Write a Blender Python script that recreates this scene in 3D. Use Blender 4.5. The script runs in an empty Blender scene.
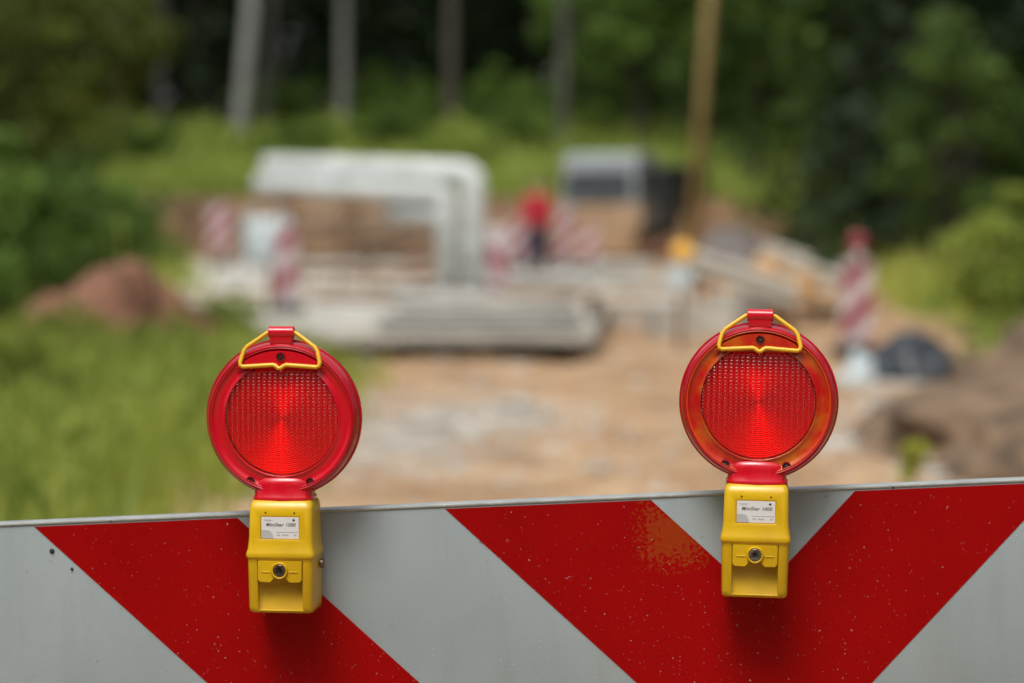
import bpy, bmesh, math, random
import numpy as np
from mathutils import Vector, Matrix, Euler
R = math.radians
random.seed(7)
rng = np.random.default_rng(11)

# ------------------------------------------------------------------ camera, sky, sun, exposure
S = bpy.context.scene
col = S.collection
F = 85.0 / 36.0 * 1024
CAMH = 1.6
PITCH = math.atan(144.5 / F)
cam_d = bpy.data.cameras.new('camera'); cam = bpy.data.objects.new('camera', cam_d); col.objects.link(cam)
cam.location = (0, 0, CAMH); cam.rotation_euler = (R(90) - PITCH, 0, 0)
cam_d.lens = 85; cam_d.sensor_width = 36; cam_d.clip_start = 0.05; cam_d.clip_end = 2000
cam_d.dof.use_dof = True; cam_d.dof.focus_distance = 3.24; cam_d.dof.aperture_fstop = 2.3
S.camera = cam
SUN_EL, SUN_AZ = R(62), R(200)          # azimuth from +Y, clockwise
w = bpy.data.worlds.new('World'); S.world = w; w.use_nodes = True
nt = w.node_tree; nt.nodes.clear()
sky = nt.nodes.new('ShaderNodeTexSky'); sky.sky_type = 'NISHITA'; sky.sun_disc = False
sky.sun_elevation = SUN_EL; sky.sun_rotation = SUN_AZ; sky.dust_density = 4.0; sky.ozone_density = 1.0
hs = nt.nodes.new('ShaderNodeHueSaturation'); hs.inputs['Saturation'].default_value = 0.28
bg = nt.nodes.new('ShaderNodeBackground'); bg.inputs['Strength'].default_value = 0.15
wo = nt.nodes.new('ShaderNodeOutputWorld')
nt.links.new(sky.outputs[0], hs.inputs['Color']); nt.links.new(hs.outputs[0], bg.inputs[0]); nt.links.new(bg.outputs[0], wo.inputs[0])
sd = bpy.data.lights.new('sun', 'SUN'); sun = bpy.data.objects.new('sun', sd); col.objects.link(sun)
sd.energy = 1.6; sd.angle = R(24); sd.color = (1.0, 0.96, 0.9)
sdir = Vector((math.sin(SUN_AZ) * math.cos(SUN_EL), math.cos(SUN_AZ) * math.cos(SUN_EL), math.sin(SUN_EL)))
sun.rotation_euler = sdir.to_track_quat('Z', 'Y').to_euler()
S.view_settings.view_transform = 'Standard'; S.view_settings.look = 'None'
S.view_settings.gamma = 1; S.view_settings.exposure = 0.4
S.render.resolution_x = 1024; S.render.resolution_y = 683

# ------------------------------------------------------------------ helpers
def P(px, py, d):
    f = Vector((0, math.cos(PITCH), -math.sin(PITCH))); u = Vector((0, math.sin(PITCH), math.cos(PITCH)))
    return Vector((0, 0, CAMH)) + d * (f + (px - 512) / F * Vector((1, 0, 0)) - (py - 341.5) / F * u)
def X(px, d): return (px - 512) / F * d          # sideways metres at a distance
def sm(a, b, t):
    t = np.clip((t - a) / (b - a), 0, 1); return t * t * (3 - 2 * t)
def wob(x, y):
    return (np.sin(x * 1.9 + 1.3 * np.sin(y * .7)) * np.cos(y * 1.3 + .8 * np.sin(x * .9)) * .5 + np.sin(x * 4.7 + y * 3.1) * .22 + np.sin(x * .53 - y * .41) * .5)
def gz(x, y):
    x = np.asarray(x, float); y = np.asarray(y, float)
    h = 0.02 * wob(x, y)
    h = h + 1.6 * sm(61.5, 66.5, y + .5 * wob(x * .4, y * .4)) * sm(11, 5, x) + 2.3 * sm(66, 100, y) + 4.0 * sm(100, 170, y)
    h = h + 0.08 * sm(0.2, 2.5, ledge(y) - x) * sm(9, 13, y) * sm(60, 45, y)
    h = h + 0.15 * sm(0.0, 2.2, x - redge(y)) * sm(9, 13, y) * sm(60, 40, y)
    for c in (.35, 1.85):
        h = h - .05 * np.exp(-((x - c - .12 * np.sin(y * .35)) / .16) ** 2) * sm(8, 10, y) * sm(25, 22, y) + .025 * np.exp(-((x - c - .32 - .12 * np.sin(y * .35)) / .12) ** 2) * sm(8, 10, y) * sm(25, 22, y)
    h = h + .05 * wob(x * 2.3, y * 1.1) * sm(8, 12, y) * sm(26, 22, y)
    return h
def ledge(y): return np.interp(y, [0, 5, 13, 21, 25, 57, 66], [-2.6, -1.9, -1.45, -1.5, -2.3, -8.4, -11])
def redge(y): return np.interp(y, [0, 5, 12, 14, 20, 24, 60], [3.2, 2.6, 2.0, 2.1, 3.3, 4.6, 7.5])
def gzf(x, y): return float(gz(x, y))

def tag(o, label=None, cat=None, group=None, kind=None):
    if label: o['label'] = label
    if cat: o['category'] = cat
    if group: o['group'] = group
    if kind: o['kind'] = kind
    return o
def empty(name, loc=(0, 0, 0), rot=(0, 0, 0), label=None, cat=None, group=None):
    o = bpy.data.objects.new(name, None); col.objects.link(o); o.location = loc; o.rotation_euler = rot
    return tag(o, label, cat, group)
def obj(name, bm, mat, parent=None, smooth=False, loc=None):
    me = bpy.data.meshes.new(name); bm.to_mesh(me); bm.free()
    return link(name, me, mat, parent, smooth, loc)
def link(name, me, mat, parent=None, smooth=False, loc=None):
    if smooth: me.polygons.foreach_set('use_smooth', [True] * len(me.polygons))
    for m in (mat if isinstance(mat, (list, tuple)) else [mat]): me.materials.append(m)
    o = bpy.data.objects.new(name, me); col.objects.link(o)
    if parent: o.parent = parent
    if loc: o.location = loc
    return o
def copy_tree(o, parent=None):
    c = o.copy(); col.objects.link(c)
    if parent: c.parent = parent
    for ch in [k for k in bpy.data.objects if k.parent == o]: copy_tree(ch, c)
    return c
def autosmooth(o, ang=35):
    me = o.data; me.polygons.foreach_set('use_smooth', [True] * len(me.polygons))
    bm = bmesh.new(); bm.from_mesh(me)
    for e in bm.edges:
        if len(e.link_faces) == 2 and e.calc_face_angle(0) > R(ang): e.smooth = False
    bm.to_mesh(me); bm.free(); return o
def abox(bm, c, s, bev=0, seg=2, M=None):
    r = bmesh.ops.create_cube(bm, size=1)
    vs = r['verts']
    for v in vs: v.co = Vector((v.co.x * s[0] + c[0], v.co.y * s[1] + c[1], v.co.z * s[2] + c[2]))
    if bev > 0:
        es = list({e for v in vs for e in v.link_edges})
        rr = bmesh.ops.bevel(bm, geom=es, offset=bev, segments=seg, profile=.5, affect='EDGES')
        vs = list({v for f in rr['faces'] for v in f.verts} | {v for v in vs if v.is_valid})
    if M is not None:
        for v in vs: v.co = M @ v.co
    return vs
def tube(bm, pts, rad, n=10, closed=False, cap=True):
    pts = [Vector(p) for p in pts]; rings = []
    N = len(pts)
    for i, p in enumerate(pts):
        if closed: t = (pts[(i + 1) % N] - pts[i - 1]).normalized()
        else: t = (pts[min(i + 1, N - 1)] - pts[max(i - 1, 0)]).normalized()
        a = Vector((0, 1, 0)) if abs(t.y) < .9 else Vector((1, 0, 0))
        u = t.cross(a).normalized(); v = t.cross(u)
        r = rad[i] if isinstance(rad, (list, tuple)) else rad
        rings.append([bm.verts.new(p + r * (math.cos(2 * math.pi * k / n) * u + math.sin(2 * math.pi * k / n) * v)) for k in range(n)])
    for i in range(N if closed else N - 1):
        a, b = rings[i], rings[(i + 1) % N]
        for k in range(n): bm.faces.new((a[k], a[(k + 1) % n], b[(k + 1) % n], b[k]))
    if cap and not closed:
        bm.faces.new(rings[0][::-1]); bm.faces.new(rings[-1])
def lathe(bm, prof, n=64, axis='Y', c=(0, 0, 0), cap0=False, cap1=False):
    """prof: (r, h) pairs; axis Y: disc facing -Y; axis Z: upright; axis X"""
    rings = []
    for r, h in prof:
        ring = []
        for k in range(n):
            a = 2 * math.pi * k / n; ca, sa = r * math.cos(a), r * math.sin(a)
            p = {'Y': (ca, h, sa), 'Z': (ca, sa, h), 'X': (h, ca, sa)}[axis]
            ring.append(bm.verts.new((p[0] + c[0], p[1] + c[1], p[2] + c[2])))
        rings.append(ring)
    for a, b in zip(rings, rings[1:]):
        for k in range(n): bm.faces.new((a[k], a[(k + 1) % n], b[(k + 1) % n], b[k]))
    if cap0: bm.faces.new(rings[0][::-1])
    if cap1: bm.faces.new(rings[-1])
    bmesh.ops.recalc_face_normals(bm, faces=bm.faces[:])
def fast_mesh(name, V, Fc, tint=None, midx=None):
    V = np.asarray(V, np.float32); Fc = np.asarray(Fc, np.int32); k = Fc.shape[1]
    me = bpy.data.meshes.new(name); me.vertices.add(len(V)); me.vertices.foreach_set('co', V.ravel())
    me.loops.add(Fc.size); me.loops.foreach_set('vertex_index', Fc.ravel())
    me.polygons.add(len(Fc)); me.polygons.foreach_set('loop_start', np.arange(0, Fc.size, k, dtype=np.int32))
    if midx is not None: me.polygons.foreach_set('material_index', np.asarray(midx, np.int32))
    me.update(calc_edges=True)
    if tint is not None:
        a = me.attributes.new('tint', 'FLOAT', 'POINT'); a.data.foreach_set('value', np.asarray(tint, np.float32))
    return me

# ------------------------------------------------------------------ materials
def new_mat(name):
    m = bpy.data.materials.new(name); m.use_nodes = True; t = m.node_tree
    return m, t, t.nodes['Principled BSDF']
def mat(name, c, rough=.6, metal=0, c2=None, scale=8, detail=6, bump=0, bscale=None, spec=None, coat=0, lo=.35, hi=.65):
    m, t, b = new_mat(name)
    b.inputs['Base Color'].default_value = (*c, 1); b.inputs['Roughness'].default_value = rough; b.inputs['Metallic'].default_value = metal
    if spec is not None: b.inputs['Specular IOR Level'].default_value = spec
    b.inputs['Coat Weight'].default_value = coat; b.inputs['Coat Roughness'].default_value = .08
    tc = t.nodes.new('ShaderNodeTexCoord')
    if c2 is not None:
        n = t.nodes.new('ShaderNodeTexNoise'); n.inputs['Scale'].default_value = scale; n.inputs['Detail'].default_value = detail
        r = t.nodes.new('ShaderNodeValToRGB'); r.color_ramp.elements[0].position = lo; r.color_ramp.elements[1].position = hi
        r.color_ramp.elements[0].color = (*c, 1); r.color_ramp.elements[1].color = (*c2, 1)
        t.links.new(tc.outputs['Object'], n.inputs['Vector']); t.links.new(n.outputs[0], r.inputs[0]); t.links.new(r.outputs[0], b.inputs['Base Color'])
    if bump:
        n2 = t.nodes.new('ShaderNodeTexNoise'); n2.inputs['Scale'].default_value = bscale or scale * 3; n2.inputs['Detail'].default_value = 5
        bp = t.nodes.new('ShaderNodeBump'); bp.inputs['Strength'].default_value = bump; bp.inputs['Distance'].default_value = .02
        t.links.new(tc.outputs['Object'], n2.inputs['Vector']); t.links.new(n2.outputs[0], bp.inputs['Height']); t.links.new(bp.outputs[0], b.inputs['Normal'])
    return m
def leaf_mat(name, c1, c2, trans=.3, rough=.6):
    m, t, b = new_mat(name)
    at = t.nodes.new('ShaderNodeAttribute'); at.attribute_name = 'tint'
    r = t.nodes.new('ShaderNodeValToRGB'); r.color_ramp.elements[0].color = (*c1, 1); r.color_ramp.elements[1].color = (*c2, 1)
    t.links.new(at.outputs['Fac'], r.inputs[0]); t.links.new(r.outputs[0], b.inputs['Base Color']); b.inputs['Roughness'].default_value = rough
    b.inputs['Specular IOR Level'].default_value = .25
    tr = t.nodes.new('ShaderNodeBsdfTranslucent'); t.links.new(r.outputs[0], tr.inputs[0])
    mx = t.nodes.new('ShaderNodeMixShader'); mx.inputs[0].default_value = trans
    t.links.new(b.outputs[0], mx.inputs[1]); t.links.new(tr.outputs[0], mx.inputs[2])
    t.links.new(mx.outputs[0], t.nodes['Material Output'].inputs[0])
    return m
M = {}
M['leaf_right'] = leaf_mat('leaf_right', (.018, .045, .010), (.13, .20, .034), .3)
M['spruce'] = leaf_mat('spruce', (.010, .020, .007), (.028, .052, .014), .2)
M['leaf_dark'] = leaf_mat('leaf_dark', (.016, .045, .009), (.14, .21, .034), .3)
M['leaf_mid'] = leaf_mat('leaf_mid', (.05, .09, .014), (.17, .27, .045), .35)
M['leaf_olive'] = leaf_mat('leaf_olive', (.035, .05, .007), (.15, .18, .025), .35)
M['grass'] = leaf_mat('grass', (.30, .35, .05), (.62, .64, .16), .5)
M['meadow'] = leaf_mat('meadow', (.22, .30, .05), (.48, .56, .13), .5)
M['weed'] = leaf_mat('weed', (.14, .20, .03), (.36, .42, .08), .45)
M['lime'] = leaf_mat('lime', (.36, .42, .045), (.62, .64, .11), .5)
M['bark'] = mat('bark', (.05, .04, .03), .9, c2=(.11, .09, .07), scale=12, bump=.6)
M['pale_bark'] = mat('pale_bark', (.10, .10, .09), .85, c2=(.20, .20, .18), scale=5, bump=.4, lo=.4, hi=.5)
M['grey_bark'] = mat('grey_bark', (.055, .055, .048), .9, c2=(.11, .105, .095), scale=5, bump=.4)
M['ochre_wood'] = mat('ochre_wood', (.19, .13, .04), .8, c2=(.27, .19, .065), scale=9)
M['timber'] = mat('timber', (.30, .18, .09), .8, c2=(.46, .30, .17), scale=6, bump=.3)
M['dark_timber'] = mat('dark_timber', (.045, .03, .022), .85, c2=(.09, .06, .04), scale=7, bump=.3)
M['concrete'] = mat('concrete', (.32, .305, .265), .9, c2=(.46, .44, .385), scale=1.3, detail=10, bump=.4, bscale=30, lo=.4, hi=.6)
M['concrete_dark'] = mat('concrete_dark', (.16, .155, .14), .9, c2=(.36, .35, .31), scale=3, bump=.3, bscale=30)
M['pipe'] = mat('pipe', (.48, .51, .50), .5, c2=(.60, .63, .62), scale=3)
M['steel'] = mat('steel', (.35, .36, .36), .45, .6, c2=(.5, .5, .5), scale=9)
M['rust'] = mat('rust', (.13, .06, .03), .8, c2=(.22, .12, .06), scale=14)
M['white_plastic'] = mat('white_plastic', (.52, .45, .45), .5)
M['bag'] = mat('bag', (.40, .47, .49), .7, c2=(.52, .58, .59), scale=6, bump=.5)
M['sign_red'] = mat('sign_red', (.27, .035, .055), .45)
M['amber'] = mat('amber', (.80, .42, .04), .25, coat=.5)
M['black_rubber'] = mat('black_rubber', (.02, .02, .02), .7)
M['tarp'] = mat('tarp', (.014, .018, .022), .38, c2=(.035, .042, .05), scale=5, bump=.7, bscale=14)
M['cab_grey'] = mat('cab_grey', (.24, .27, .28), .4, coat=.2, c2=(.30, .33, .34), scale=3)
M['dark_paint'] = mat('dark_paint', (.035, .045, .055), .4, c2=(.06, .07, .08), scale=4)
M['glass_dark'] = mat('glass_dark', (.015, .02, .022), .08)
M['cloth_red'] = mat('cloth_red', (.42, .012, .03), .85, c2=(.32, .01, .02), scale=20)
M['cloth_navy'] = mat('cloth_navy', (.018, .02, .05), .9)
M['skin'] = mat('skin', (.45, .27, .19), .55)
M['hair'] = mat('hair', (.04, .025, .015), .7)
M['orange_cloth'] = mat('orange_cloth', (.48, .28, .12), .8)

# ground
def ground_mat():
    m, t, b = new_mat('ground'); N = t.nodes.new; L = t.links.new
    tc = N('ShaderNodeTexCoord')
    def noise(s, d=6):
        n = N('ShaderNodeTexNoise'); n.inputs['Scale'].default_value = s; n.inputs['Detail'].default_value = d; L(tc.outputs['Object'], n.inputs['Vector']); return n.outputs[0]
    def ramp(src, stops):
        r = N('ShaderNodeValToRGB'); e = r.color_ramp.elements
        e[0].position, e[0].color = stops[0][0], (*stops[0][1], 1); e[1].position, e[1].color = stops[-1][0], (*stops[-1][1], 1)
        for p, c in stops[1:-1]: k = e.new(p); k.color = (*c, 1)
        L(src, r.inputs[0]); return r.outputs[0]
    def mix(f, a, bb):
        x = N('ShaderNodeMix'); x.data_type = 'RGBA'; L(f, x.inputs[0]); L(a, x.inputs[6]); L(bb, x.inputs[7]); return x.outputs[2]
    def attr(n):
        a = N('ShaderNodeAttribute'); a.attribute_name = n; return a.outputs['Fac']
    dirt = ramp(noise(1.1, 8), [(.33, (.17, .085, .036)), (.5, (.40, .225, .105)), (.68, (.53, .36, .205))])
    fine = ramp(noise(9, 8), [(.42, (.22, .15, .085)), (.62, (.50, .375, .235))])
    mf = N('ShaderNodeMix'); mf.data_type = 'RGBA'; mf.inputs[0].default_value = .33; L(dirt, mf.inputs[6]); L(fine, mf.inputs[7])
    pale = ramp(noise(4, 6), [(.35, (.30, .27, .22)), (.65, (.46, .43, .38))])
    brown = ramp(noise(1.6, 7), [(.35, (.10, .055, .025)), (.65, (.27, .16, .08))])
    grs = ramp(noise(.8, 7), [(.35, (.06, .09, .015)), (.65, (.16, .19, .035))])
    c = mix(attr('pale'), mf.outputs[2], pale); c = mix(attr('bank'), c, brown); c = mix(attr('grassy'), c, grs)
    L(c, b.inputs['Base Color']); b.inputs['Roughness'].default_value = .95
    bp = N('ShaderNodeBump'); bp.inputs['Strength'].default_value = .8; bp.inputs['Distance'].default_value = .08; L(noise(14, 8), bp.inputs['Height']); L(bp.outputs[0], b.inputs['Normal'])
    return m
M['ground'] = ground_mat()

# ------------------------------------------------------------------ the ground
def grassy(x, y):
    j = .35 * wob(x * 1.7, y * 1.1)
    a = np.maximum(sm(-.2, .5, ledge(y) - x + j), sm(-.1, .8, x - redge(y) + j - 1.6 * sm(10, 13, y) * sm(22, 18, y)))
    a = a * sm(60.5, 58, y) + sm(66.5, 67.5, y + .4 * wob(x, y)) + sm(9, 11, np.abs(x - (-1))) * sm(58, 60, y)
    return np.clip(a, 0, 1)
def build_ground():
    gx = np.concatenate([-np.geomspace(400, 12, 40), np.linspace(-11.7, 11.7, 157), np.geomspace(12, 400, 40)])
    gy = np.concatenate([-np.geomspace(300, 5, 20), np.linspace(-4, 70, 300), np.geomspace(70.5, 700, 70)])
    XX, YY = np.meshgrid(gx, gy); ZZ = gz(XX, YY)
    V = np.stack([XX, YY, ZZ], -1).reshape(-1, 3)
    nx, ny = len(gx), len(gy); i = np.arange(nx * ny).reshape(ny, nx)
    Fc = np.stack([i[:-1, :-1], i[:-1, 1:], i[1:, 1:], i[1:, :-1]], -1).reshape(-1, 4)
    me = fast_mesh('ground', V, Fc); x, y = V[:, 0].astype(float), V[:, 1].astype(float)
    g = grassy(x, y); bank = sm(57, 60, y) * sm(68, 67, y)
    pale = np.clip(np.exp(-(((x + .75) / .55) ** 2 + ((y - 17.0) / 2.6) ** 2)) * 1.3 + np.exp(-(((x - .1) / .35) ** 2 + ((y - 18.2) / 1.5) ** 2)) + np.exp(-(((x - 2.1) / .25) ** 2 + ((y - 15.6) / .6) ** 2)) * 1.2, 0, 1) * np.clip(.6 + .8 * wob(x * 3, y * 1.5), 0, 1)
    for n, a in (('grassy', g), ('bank', bank), ('pale', pale)):
        k = me.attributes.new(n, 'FLOAT', 'POINT'); k.data.foreach_set('value', a.astype(np.float32))
    o = link('ground', me, M['ground'], smooth=True); tag(o, kind='structure')
build_ground()

def lump(name, c, s, mat_, seed=0, amp=.25, sub=5, kind=None, flat=True):
    bm = bmesh.new(); bmesh.ops.create_icosphere(bm, subdivisions=sub, radius=1)
    from mathutils import noise as mn
    for v in bm.verts:
        n = v.co.normalized(); q = n * 1.6 + Vector((seed * 3.1, seed, 0))
        k = 1 + amp * mn.fractal(q, 1.0, 2.0, 5) + amp * .25 * mn.noise(q * 6)
        v.co = Vector((n.x * s[0] * k, n.y * s[1] * k, n.z * s[2] * k))
    bmesh.ops.bisect_plane(bm, geom=bm.verts[:] + bm.edges[:] + bm.faces[:], plane_co=(0, 0, -.12), plane_no=(0, 0, -1), clear_outer=True)
    o = obj(name, bm, mat_, None, True, c)
    if kind: tag(o, kind=kind)
    return o
M['red_soil'] = mat('red_soil', (.08, .035, .02), .95, c2=(.25, .12, .07), scale=3, bump=1, bscale=9, lo=.3, hi=.7)
M['brown_soil'] = mat('brown_soil', (.05, .033, .02), .95, c2=(.25, .165, .10), scale=3.5, bump=1, bscale=9, lo=.3, hi=.7)
lump('dirt_mound', (X(110, 23.5), 23.5, .05), (.84, .8, .90), M['red_soil'], 2, kind='structure')
lump('dirt_mound', (X(1045, 15), 15, .0), (1.12, 1.6, .50), M['brown_soil'], 5, kind='structure')
lump('dirt_mound', (X(1190, 19), 19.5, .0), (1.5, 1.9, .72), M['brown_soil'], 7, kind='structure')
lump('dirt_mound', (X(140, 63), 63, .3), (1.1, 1.2, 1.3), mat('ochre_soil', (.32, .21, .10), .95, c2=(.45, .32, .17), scale=3), 9, kind='structure')
lump('dirt_mound', (X(360, 60), 62, .0), (3.4, 1.8, 1.2), M['brown_soil'], 11, kind='structure')
lump('dirt_mound', (X(610, 60), 63, .0), (2.4, 1.2, .6), M['red_soil'], 13, kind='structure')

# stones: nobody could count them
def stones():
    V, Fc = [], []; n0 = 0
    base = bmesh.new(); bmesh.ops.create_icosphere(base, subdivisions=1, radius=1)
    base.verts.index_update(); bv = np.array([v.co[:] for v in base.verts]); bf = np.array([[v.index for v in f.verts] for f in base.faces]); base.free()
    for k in range(2600):
        y = 11 + 18 * rng.random() ** 1.1; x = rng.uniform(-2.0, 4.0)
        if k < 900: x = rng.normal(2.9, .7); y = rng.normal(15.5, 1.4)
        elif k < 1500: x = rng.normal(-.5, .7); y = rng.normal(17, 2)
        s = rng.lognormal(-3.9, .55)
        v = bv * rng.uniform(.6, 1.2, (len(bv), 1)) * s * np.array([1, 1, .6]); z = gzf(x, y) + .004
        if x > 2.1: z += .25 * max(0, 1 - abs(y - 16) / 3) * min(1, (x - 2.1) / 1)
        V.append(v + [x, y, z]); Fc.append(bf + n0); n0 += len(bv)
    me = fast_mesh('gravel', np.concatenate(V), np.concatenate(Fc))
    tag(link('gravel', me, mat('stone', (.30, .26, .21), .9, c2=(.55, .52, .47), scale=.9, lo=.4, hi=.6)), 'loose pale stones scattered over the dirt track', 'gravel', kind='stuff')
stones()

# ------------------------------------------------------------------ grass, leaves, trees
def blades(name, xy, h, wd, m, label, cat, lean=.5):
    n = len(xy); x, y = xy[:, 0], xy[:, 1]; z = gz(x, y) - .02
    a = rng.uniform(0, 2 * np.pi, n); hh = h * rng.lognormal(0, .35, n) * (.75 + .5 * np.clip(wob(x * .9, y * .9) + .5, 0, 1)); ww = wd * rng.uniform(.6, 1.4, n)
    dx, dy = np.cos(a), np.sin(a); b = rng.uniform(0, 2 * np.pi, n); lx, ly = np.cos(b) * lean * hh * rng.random(n), np.sin(b) * lean * hh * rng.random(n)
    p0 = np.stack([x - dx * ww, y - dy * ww, z], 1); p1 = np.stack([x + dx * ww, y + dy * ww, z], 1)
    p2 = np.stack([x + dx * ww * .8 + lx * .4, y + dy * ww * .8 + ly * .4, z + hh * .6], 1); p3 = np.stack([x - dx * ww * .8 + lx * .4, y - dy * ww * .8 + ly * .4, z + hh * .6], 1)
    p4 = np.stack([x + lx, y + ly, z + hh], 1)
    V = np.stack([p0, p1, p2, p3, p4], 1).reshape(-1, 3); i = np.arange(n)[:, None] * 5
    Fc = np.concatenate([i + [0, 1, 2], i + [0, 2, 3], i + [3, 2, 4]])
    t = np.clip(.5 + .35 * wob(x * .8 + 3, y * .5) + rng.normal(0, .2, n), 0, 1)
    me = fast_mesh(name, V, Fc, np.repeat(t, 5))
    return tag(link(name, me, m), label, cat, kind='stuff')
def scatter(n, x0, x1, y0, y1, f, p=1.0):
    x = rng.uniform(x0, x1, n); y = y0 + (y1 - y0) * rng.random(n) ** p
    k = f(x, y) > rng.random(n); return np.stack([x[k], y[k]], 1)
blades('grass', scatter(76000, -7, -1, 3.5, 34, lambda x, y: np.maximum(grassy(x, y), .10 * sm(.9, .2, x - ledge(y))) * (x > -.13 * y - 2.6), 1.3), .17, .010, M['grass'], 'yellow green grass and weeds on the verge left of the dirt track', 'grass')
blades('grass', scatter(26000, 2, 9, 9, 40, lambda x, y: grassy(x, y) * (x < .27 * y + 1)), .24, .012, M['grass'], 'rough green grass on the verge right of the dirt track', 'grass')
blades('grass', scatter(52000, -30, 22, 34, 66, lambda x, y: grassy(x, y) * (y < 59)), .42, .03, M['grass'], 'rough grass around the far end of the building site', 'grass')
blades('grass', scatter(90000, -42, 34, 66.5, 100, lambda x, y: grassy(x, y)), .5, .05, M['meadow'], 'bright green meadow rising to the forest edge', 'grass')
blades('grass', scatter(60000, -24, -5, 6, 50, lambda x, y: grassy(x, y) * (x < -.13 * y - 2.2) * (x > -.55 * y - 4)), .22, .016, M['grass'], 'rough grass farther left of the dirt track', 'grass')
blades('weeds', scatter(9000, -3.6, -1.0, 10, 22, lambda x, y: grassy(x, y) * (wob(x * 2, y) > .15)), .26, .022, M['weed'], 'taller broad leaved weeds in the grass left of the track', 'weeds', .9)

def weed_clumps(name, xy, rad, leaf, n, m, label):
    C, T = [], []
    for x, y in xy:
        r0 = rad * rng.uniform(.5, 1.4); p = rng.normal(0, .45, (n, 3)) * r0; p[:, 2] = np.abs(p[:, 2]) * 1.2
        C.append(p + [x, y, gzf(x, y)]); T.append(np.full(n, rng.random()) + rng.normal(0, .15, n))
    C = np.concatenate(C); V = leaf_quads(C, leaf)
    tag(link(name, fast_mesh(name, V, quads(len(C)), np.repeat(np.clip(np.concatenate(T), 0, 1), 4)), m), label, 'weeds', kind='stuff')
def leaf_quads(C, size, nrm_bias=None, droop=0):
    """C: (n,3) centres -> verts (4n,3)"""
    n = len(C); a = rng.normal(size=(n, 3)); a /= np.linalg.norm(a, axis=1)[:, None]
    b = rng.normal(size=(n, 3)); b -= (a * b).sum(1)[:, None] * a; b /= np.linalg.norm(b, axis=1)[:, None]
    s = size * rng.uniform(.6, 1.3, (n, 1)); a = a * s; b = b * s * .6
    return np.stack([C - a, C + b, C + a, C - b], 1).reshape(-1, 3)
def quads(n, off=0): return np.arange(n * 4, dtype=np.int32).reshape(-1, 4) + off
def tube_np(pts, rad, n=7):
    bm = bmesh.new(); tube(bm, pts, rad, n, cap=False); bm.verts.index_update()
    V = np.array([v.co[:] for v in bm.verts]); Fc = np.array([[v.index for v in f.verts] for f in bm.faces]); bm.free(); return V, Fc
def spruce_np(h=20, r=3, z0=.5, n=3200):
    nb = 230; C = []; per = n // nb
    for k in range(nb):
        t = (k / nb) ** .8; z = z0 + (h - z0) * t; L = r * (1 - t) * rng.uniform(.7, 1.1) + .15; a = k * 2.4 + rng.normal(0, .3)
        u = rng.random(per) ** .7; C.append(np.stack([np.cos(a) * L * u + rng.normal(0, .12 + .1 * u, per), np.sin(a) * L * u + rng.normal(0, .12 + .1 * u, per), z - .35 * L * u ** 1.5 - rng.random(per) * .35 * (1 - t)], 1))
    C = np.concatenate(C); V = leaf_quads(C, .26)
    t = np.clip(rng.normal(.45, .22, len(C)), 0, 1)
    tv, tf = tube_np([(0, 0, -.5), (0, 0, h * .5), (0, 0, h)], [.24, .16, .03])
    return V, np.repeat(t, 4), tv, tf
def broad_np(h, r, z0, clusters=34, per=110, leaf=.16, trunk_r=.2, lobes=1.0):
    C, T = [], []; limbs = []
    for k in range(clusters):
        d = rng.normal(size=3); d /= np.linalg.norm(d); q = rng.random() ** .45
        c = np.array([d[0] * r * q, d[1] * r * q, (z0 + h) / 2 + d[2] * (h - z0) / 2 * q]); cr = r * rng.uniform(.18, .4) * lobes
        p = rng.normal(size=(per, 3)); p /= np.linalg.norm(p, axis=1)[:, None]; p *= (rng.random((per, 1)) ** .4) * cr; p[:, 2] *= .7
        C.append(c + p); T.append(np.full(per, rng.uniform(.2, .8)) + rng.normal(0, .12, per)); limbs.append((c, cr))
    C = np.concatenate(C); T = np.clip(np.concatenate(T), 0, 1)
    TV, TF = tube_np([(0, 0, -.3), (.05, 0, h * .35), (0, .08, h * .8)], [trunk_r, trunk_r * .7, trunk_r * .15]); off = len(TV); Vs, Fs = [TV], [TF]
    for c, cr in limbs[::3]:
        zb = max(.3, min(h * .6, c[2] * .55)); v, f = tube_np([(0, 0, zb), tuple((c + [0, 0, zb]) / 2 + [0, 0, .1 * h * .3]), tuple(c)], [trunk_r * .4, trunk_r * .25, trunk_r * .06], 5)
        Vs.append(v); Fs.append(f + off); off += len(v)
    return leaf_quads(C, leaf), np.repeat(T, 4), np.concatenate(Vs), np.concatenate(Fs)
weed_clumps('weeds', scatter(1300, -6.5, -1.0, 7, 33, lambda x, y: grassy(x, y) * (x > -.13 * y - 2.4), 1.4), .22, .035, 46, M['weed'], 'leafy weed clumps growing through the grass left of the track')
weed_clumps('weeds', scatter(420, 2.0, 8, 13, 34, lambda x, y: grassy(x, y) * (x < .25 * y + 1)), .22, .04, 46, M['leaf_mid'], 'leafy weed clumps on the verge right of the track')
weed_clumps('weeds', scatter(900, -26, 20, 68, 98, lambda x, y: grassy(x, y)), .7, .12, 46, M['meadow'], 'taller bright weed clumps across the meadow')
def tree_meshes(name, data):
    V, t, tv, tf = data
    return fast_mesh(name + '_crown', V, quads(len(V) // 4), t), fast_mesh(name + '_trunk', tv, tf)
def place_tree(name, meshes, x, y, rz, s, lm, bmat, label, group=None, cat='tree', lean=(0, 0), sink=0, crown='crown', stem='trunk'):
    t = empty(name, (x, y, gzf(x, y) - sink), (lean[0], lean[1], rz), label, cat, group); t.scale = (s, s, s)
    for n, me, m in ((crown, meshes[0], lm), (stem, meshes[1], bmat)):
        if not me.materials: me.materials.append(m)
        o = bpy.data.objects.new(n, me); col.objects.link(o); o.parent = t
        if me.materials[0] != m: o.material_slots[0].link = 'OBJECT'; o.material_slots[0].material = m
    return t

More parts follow.
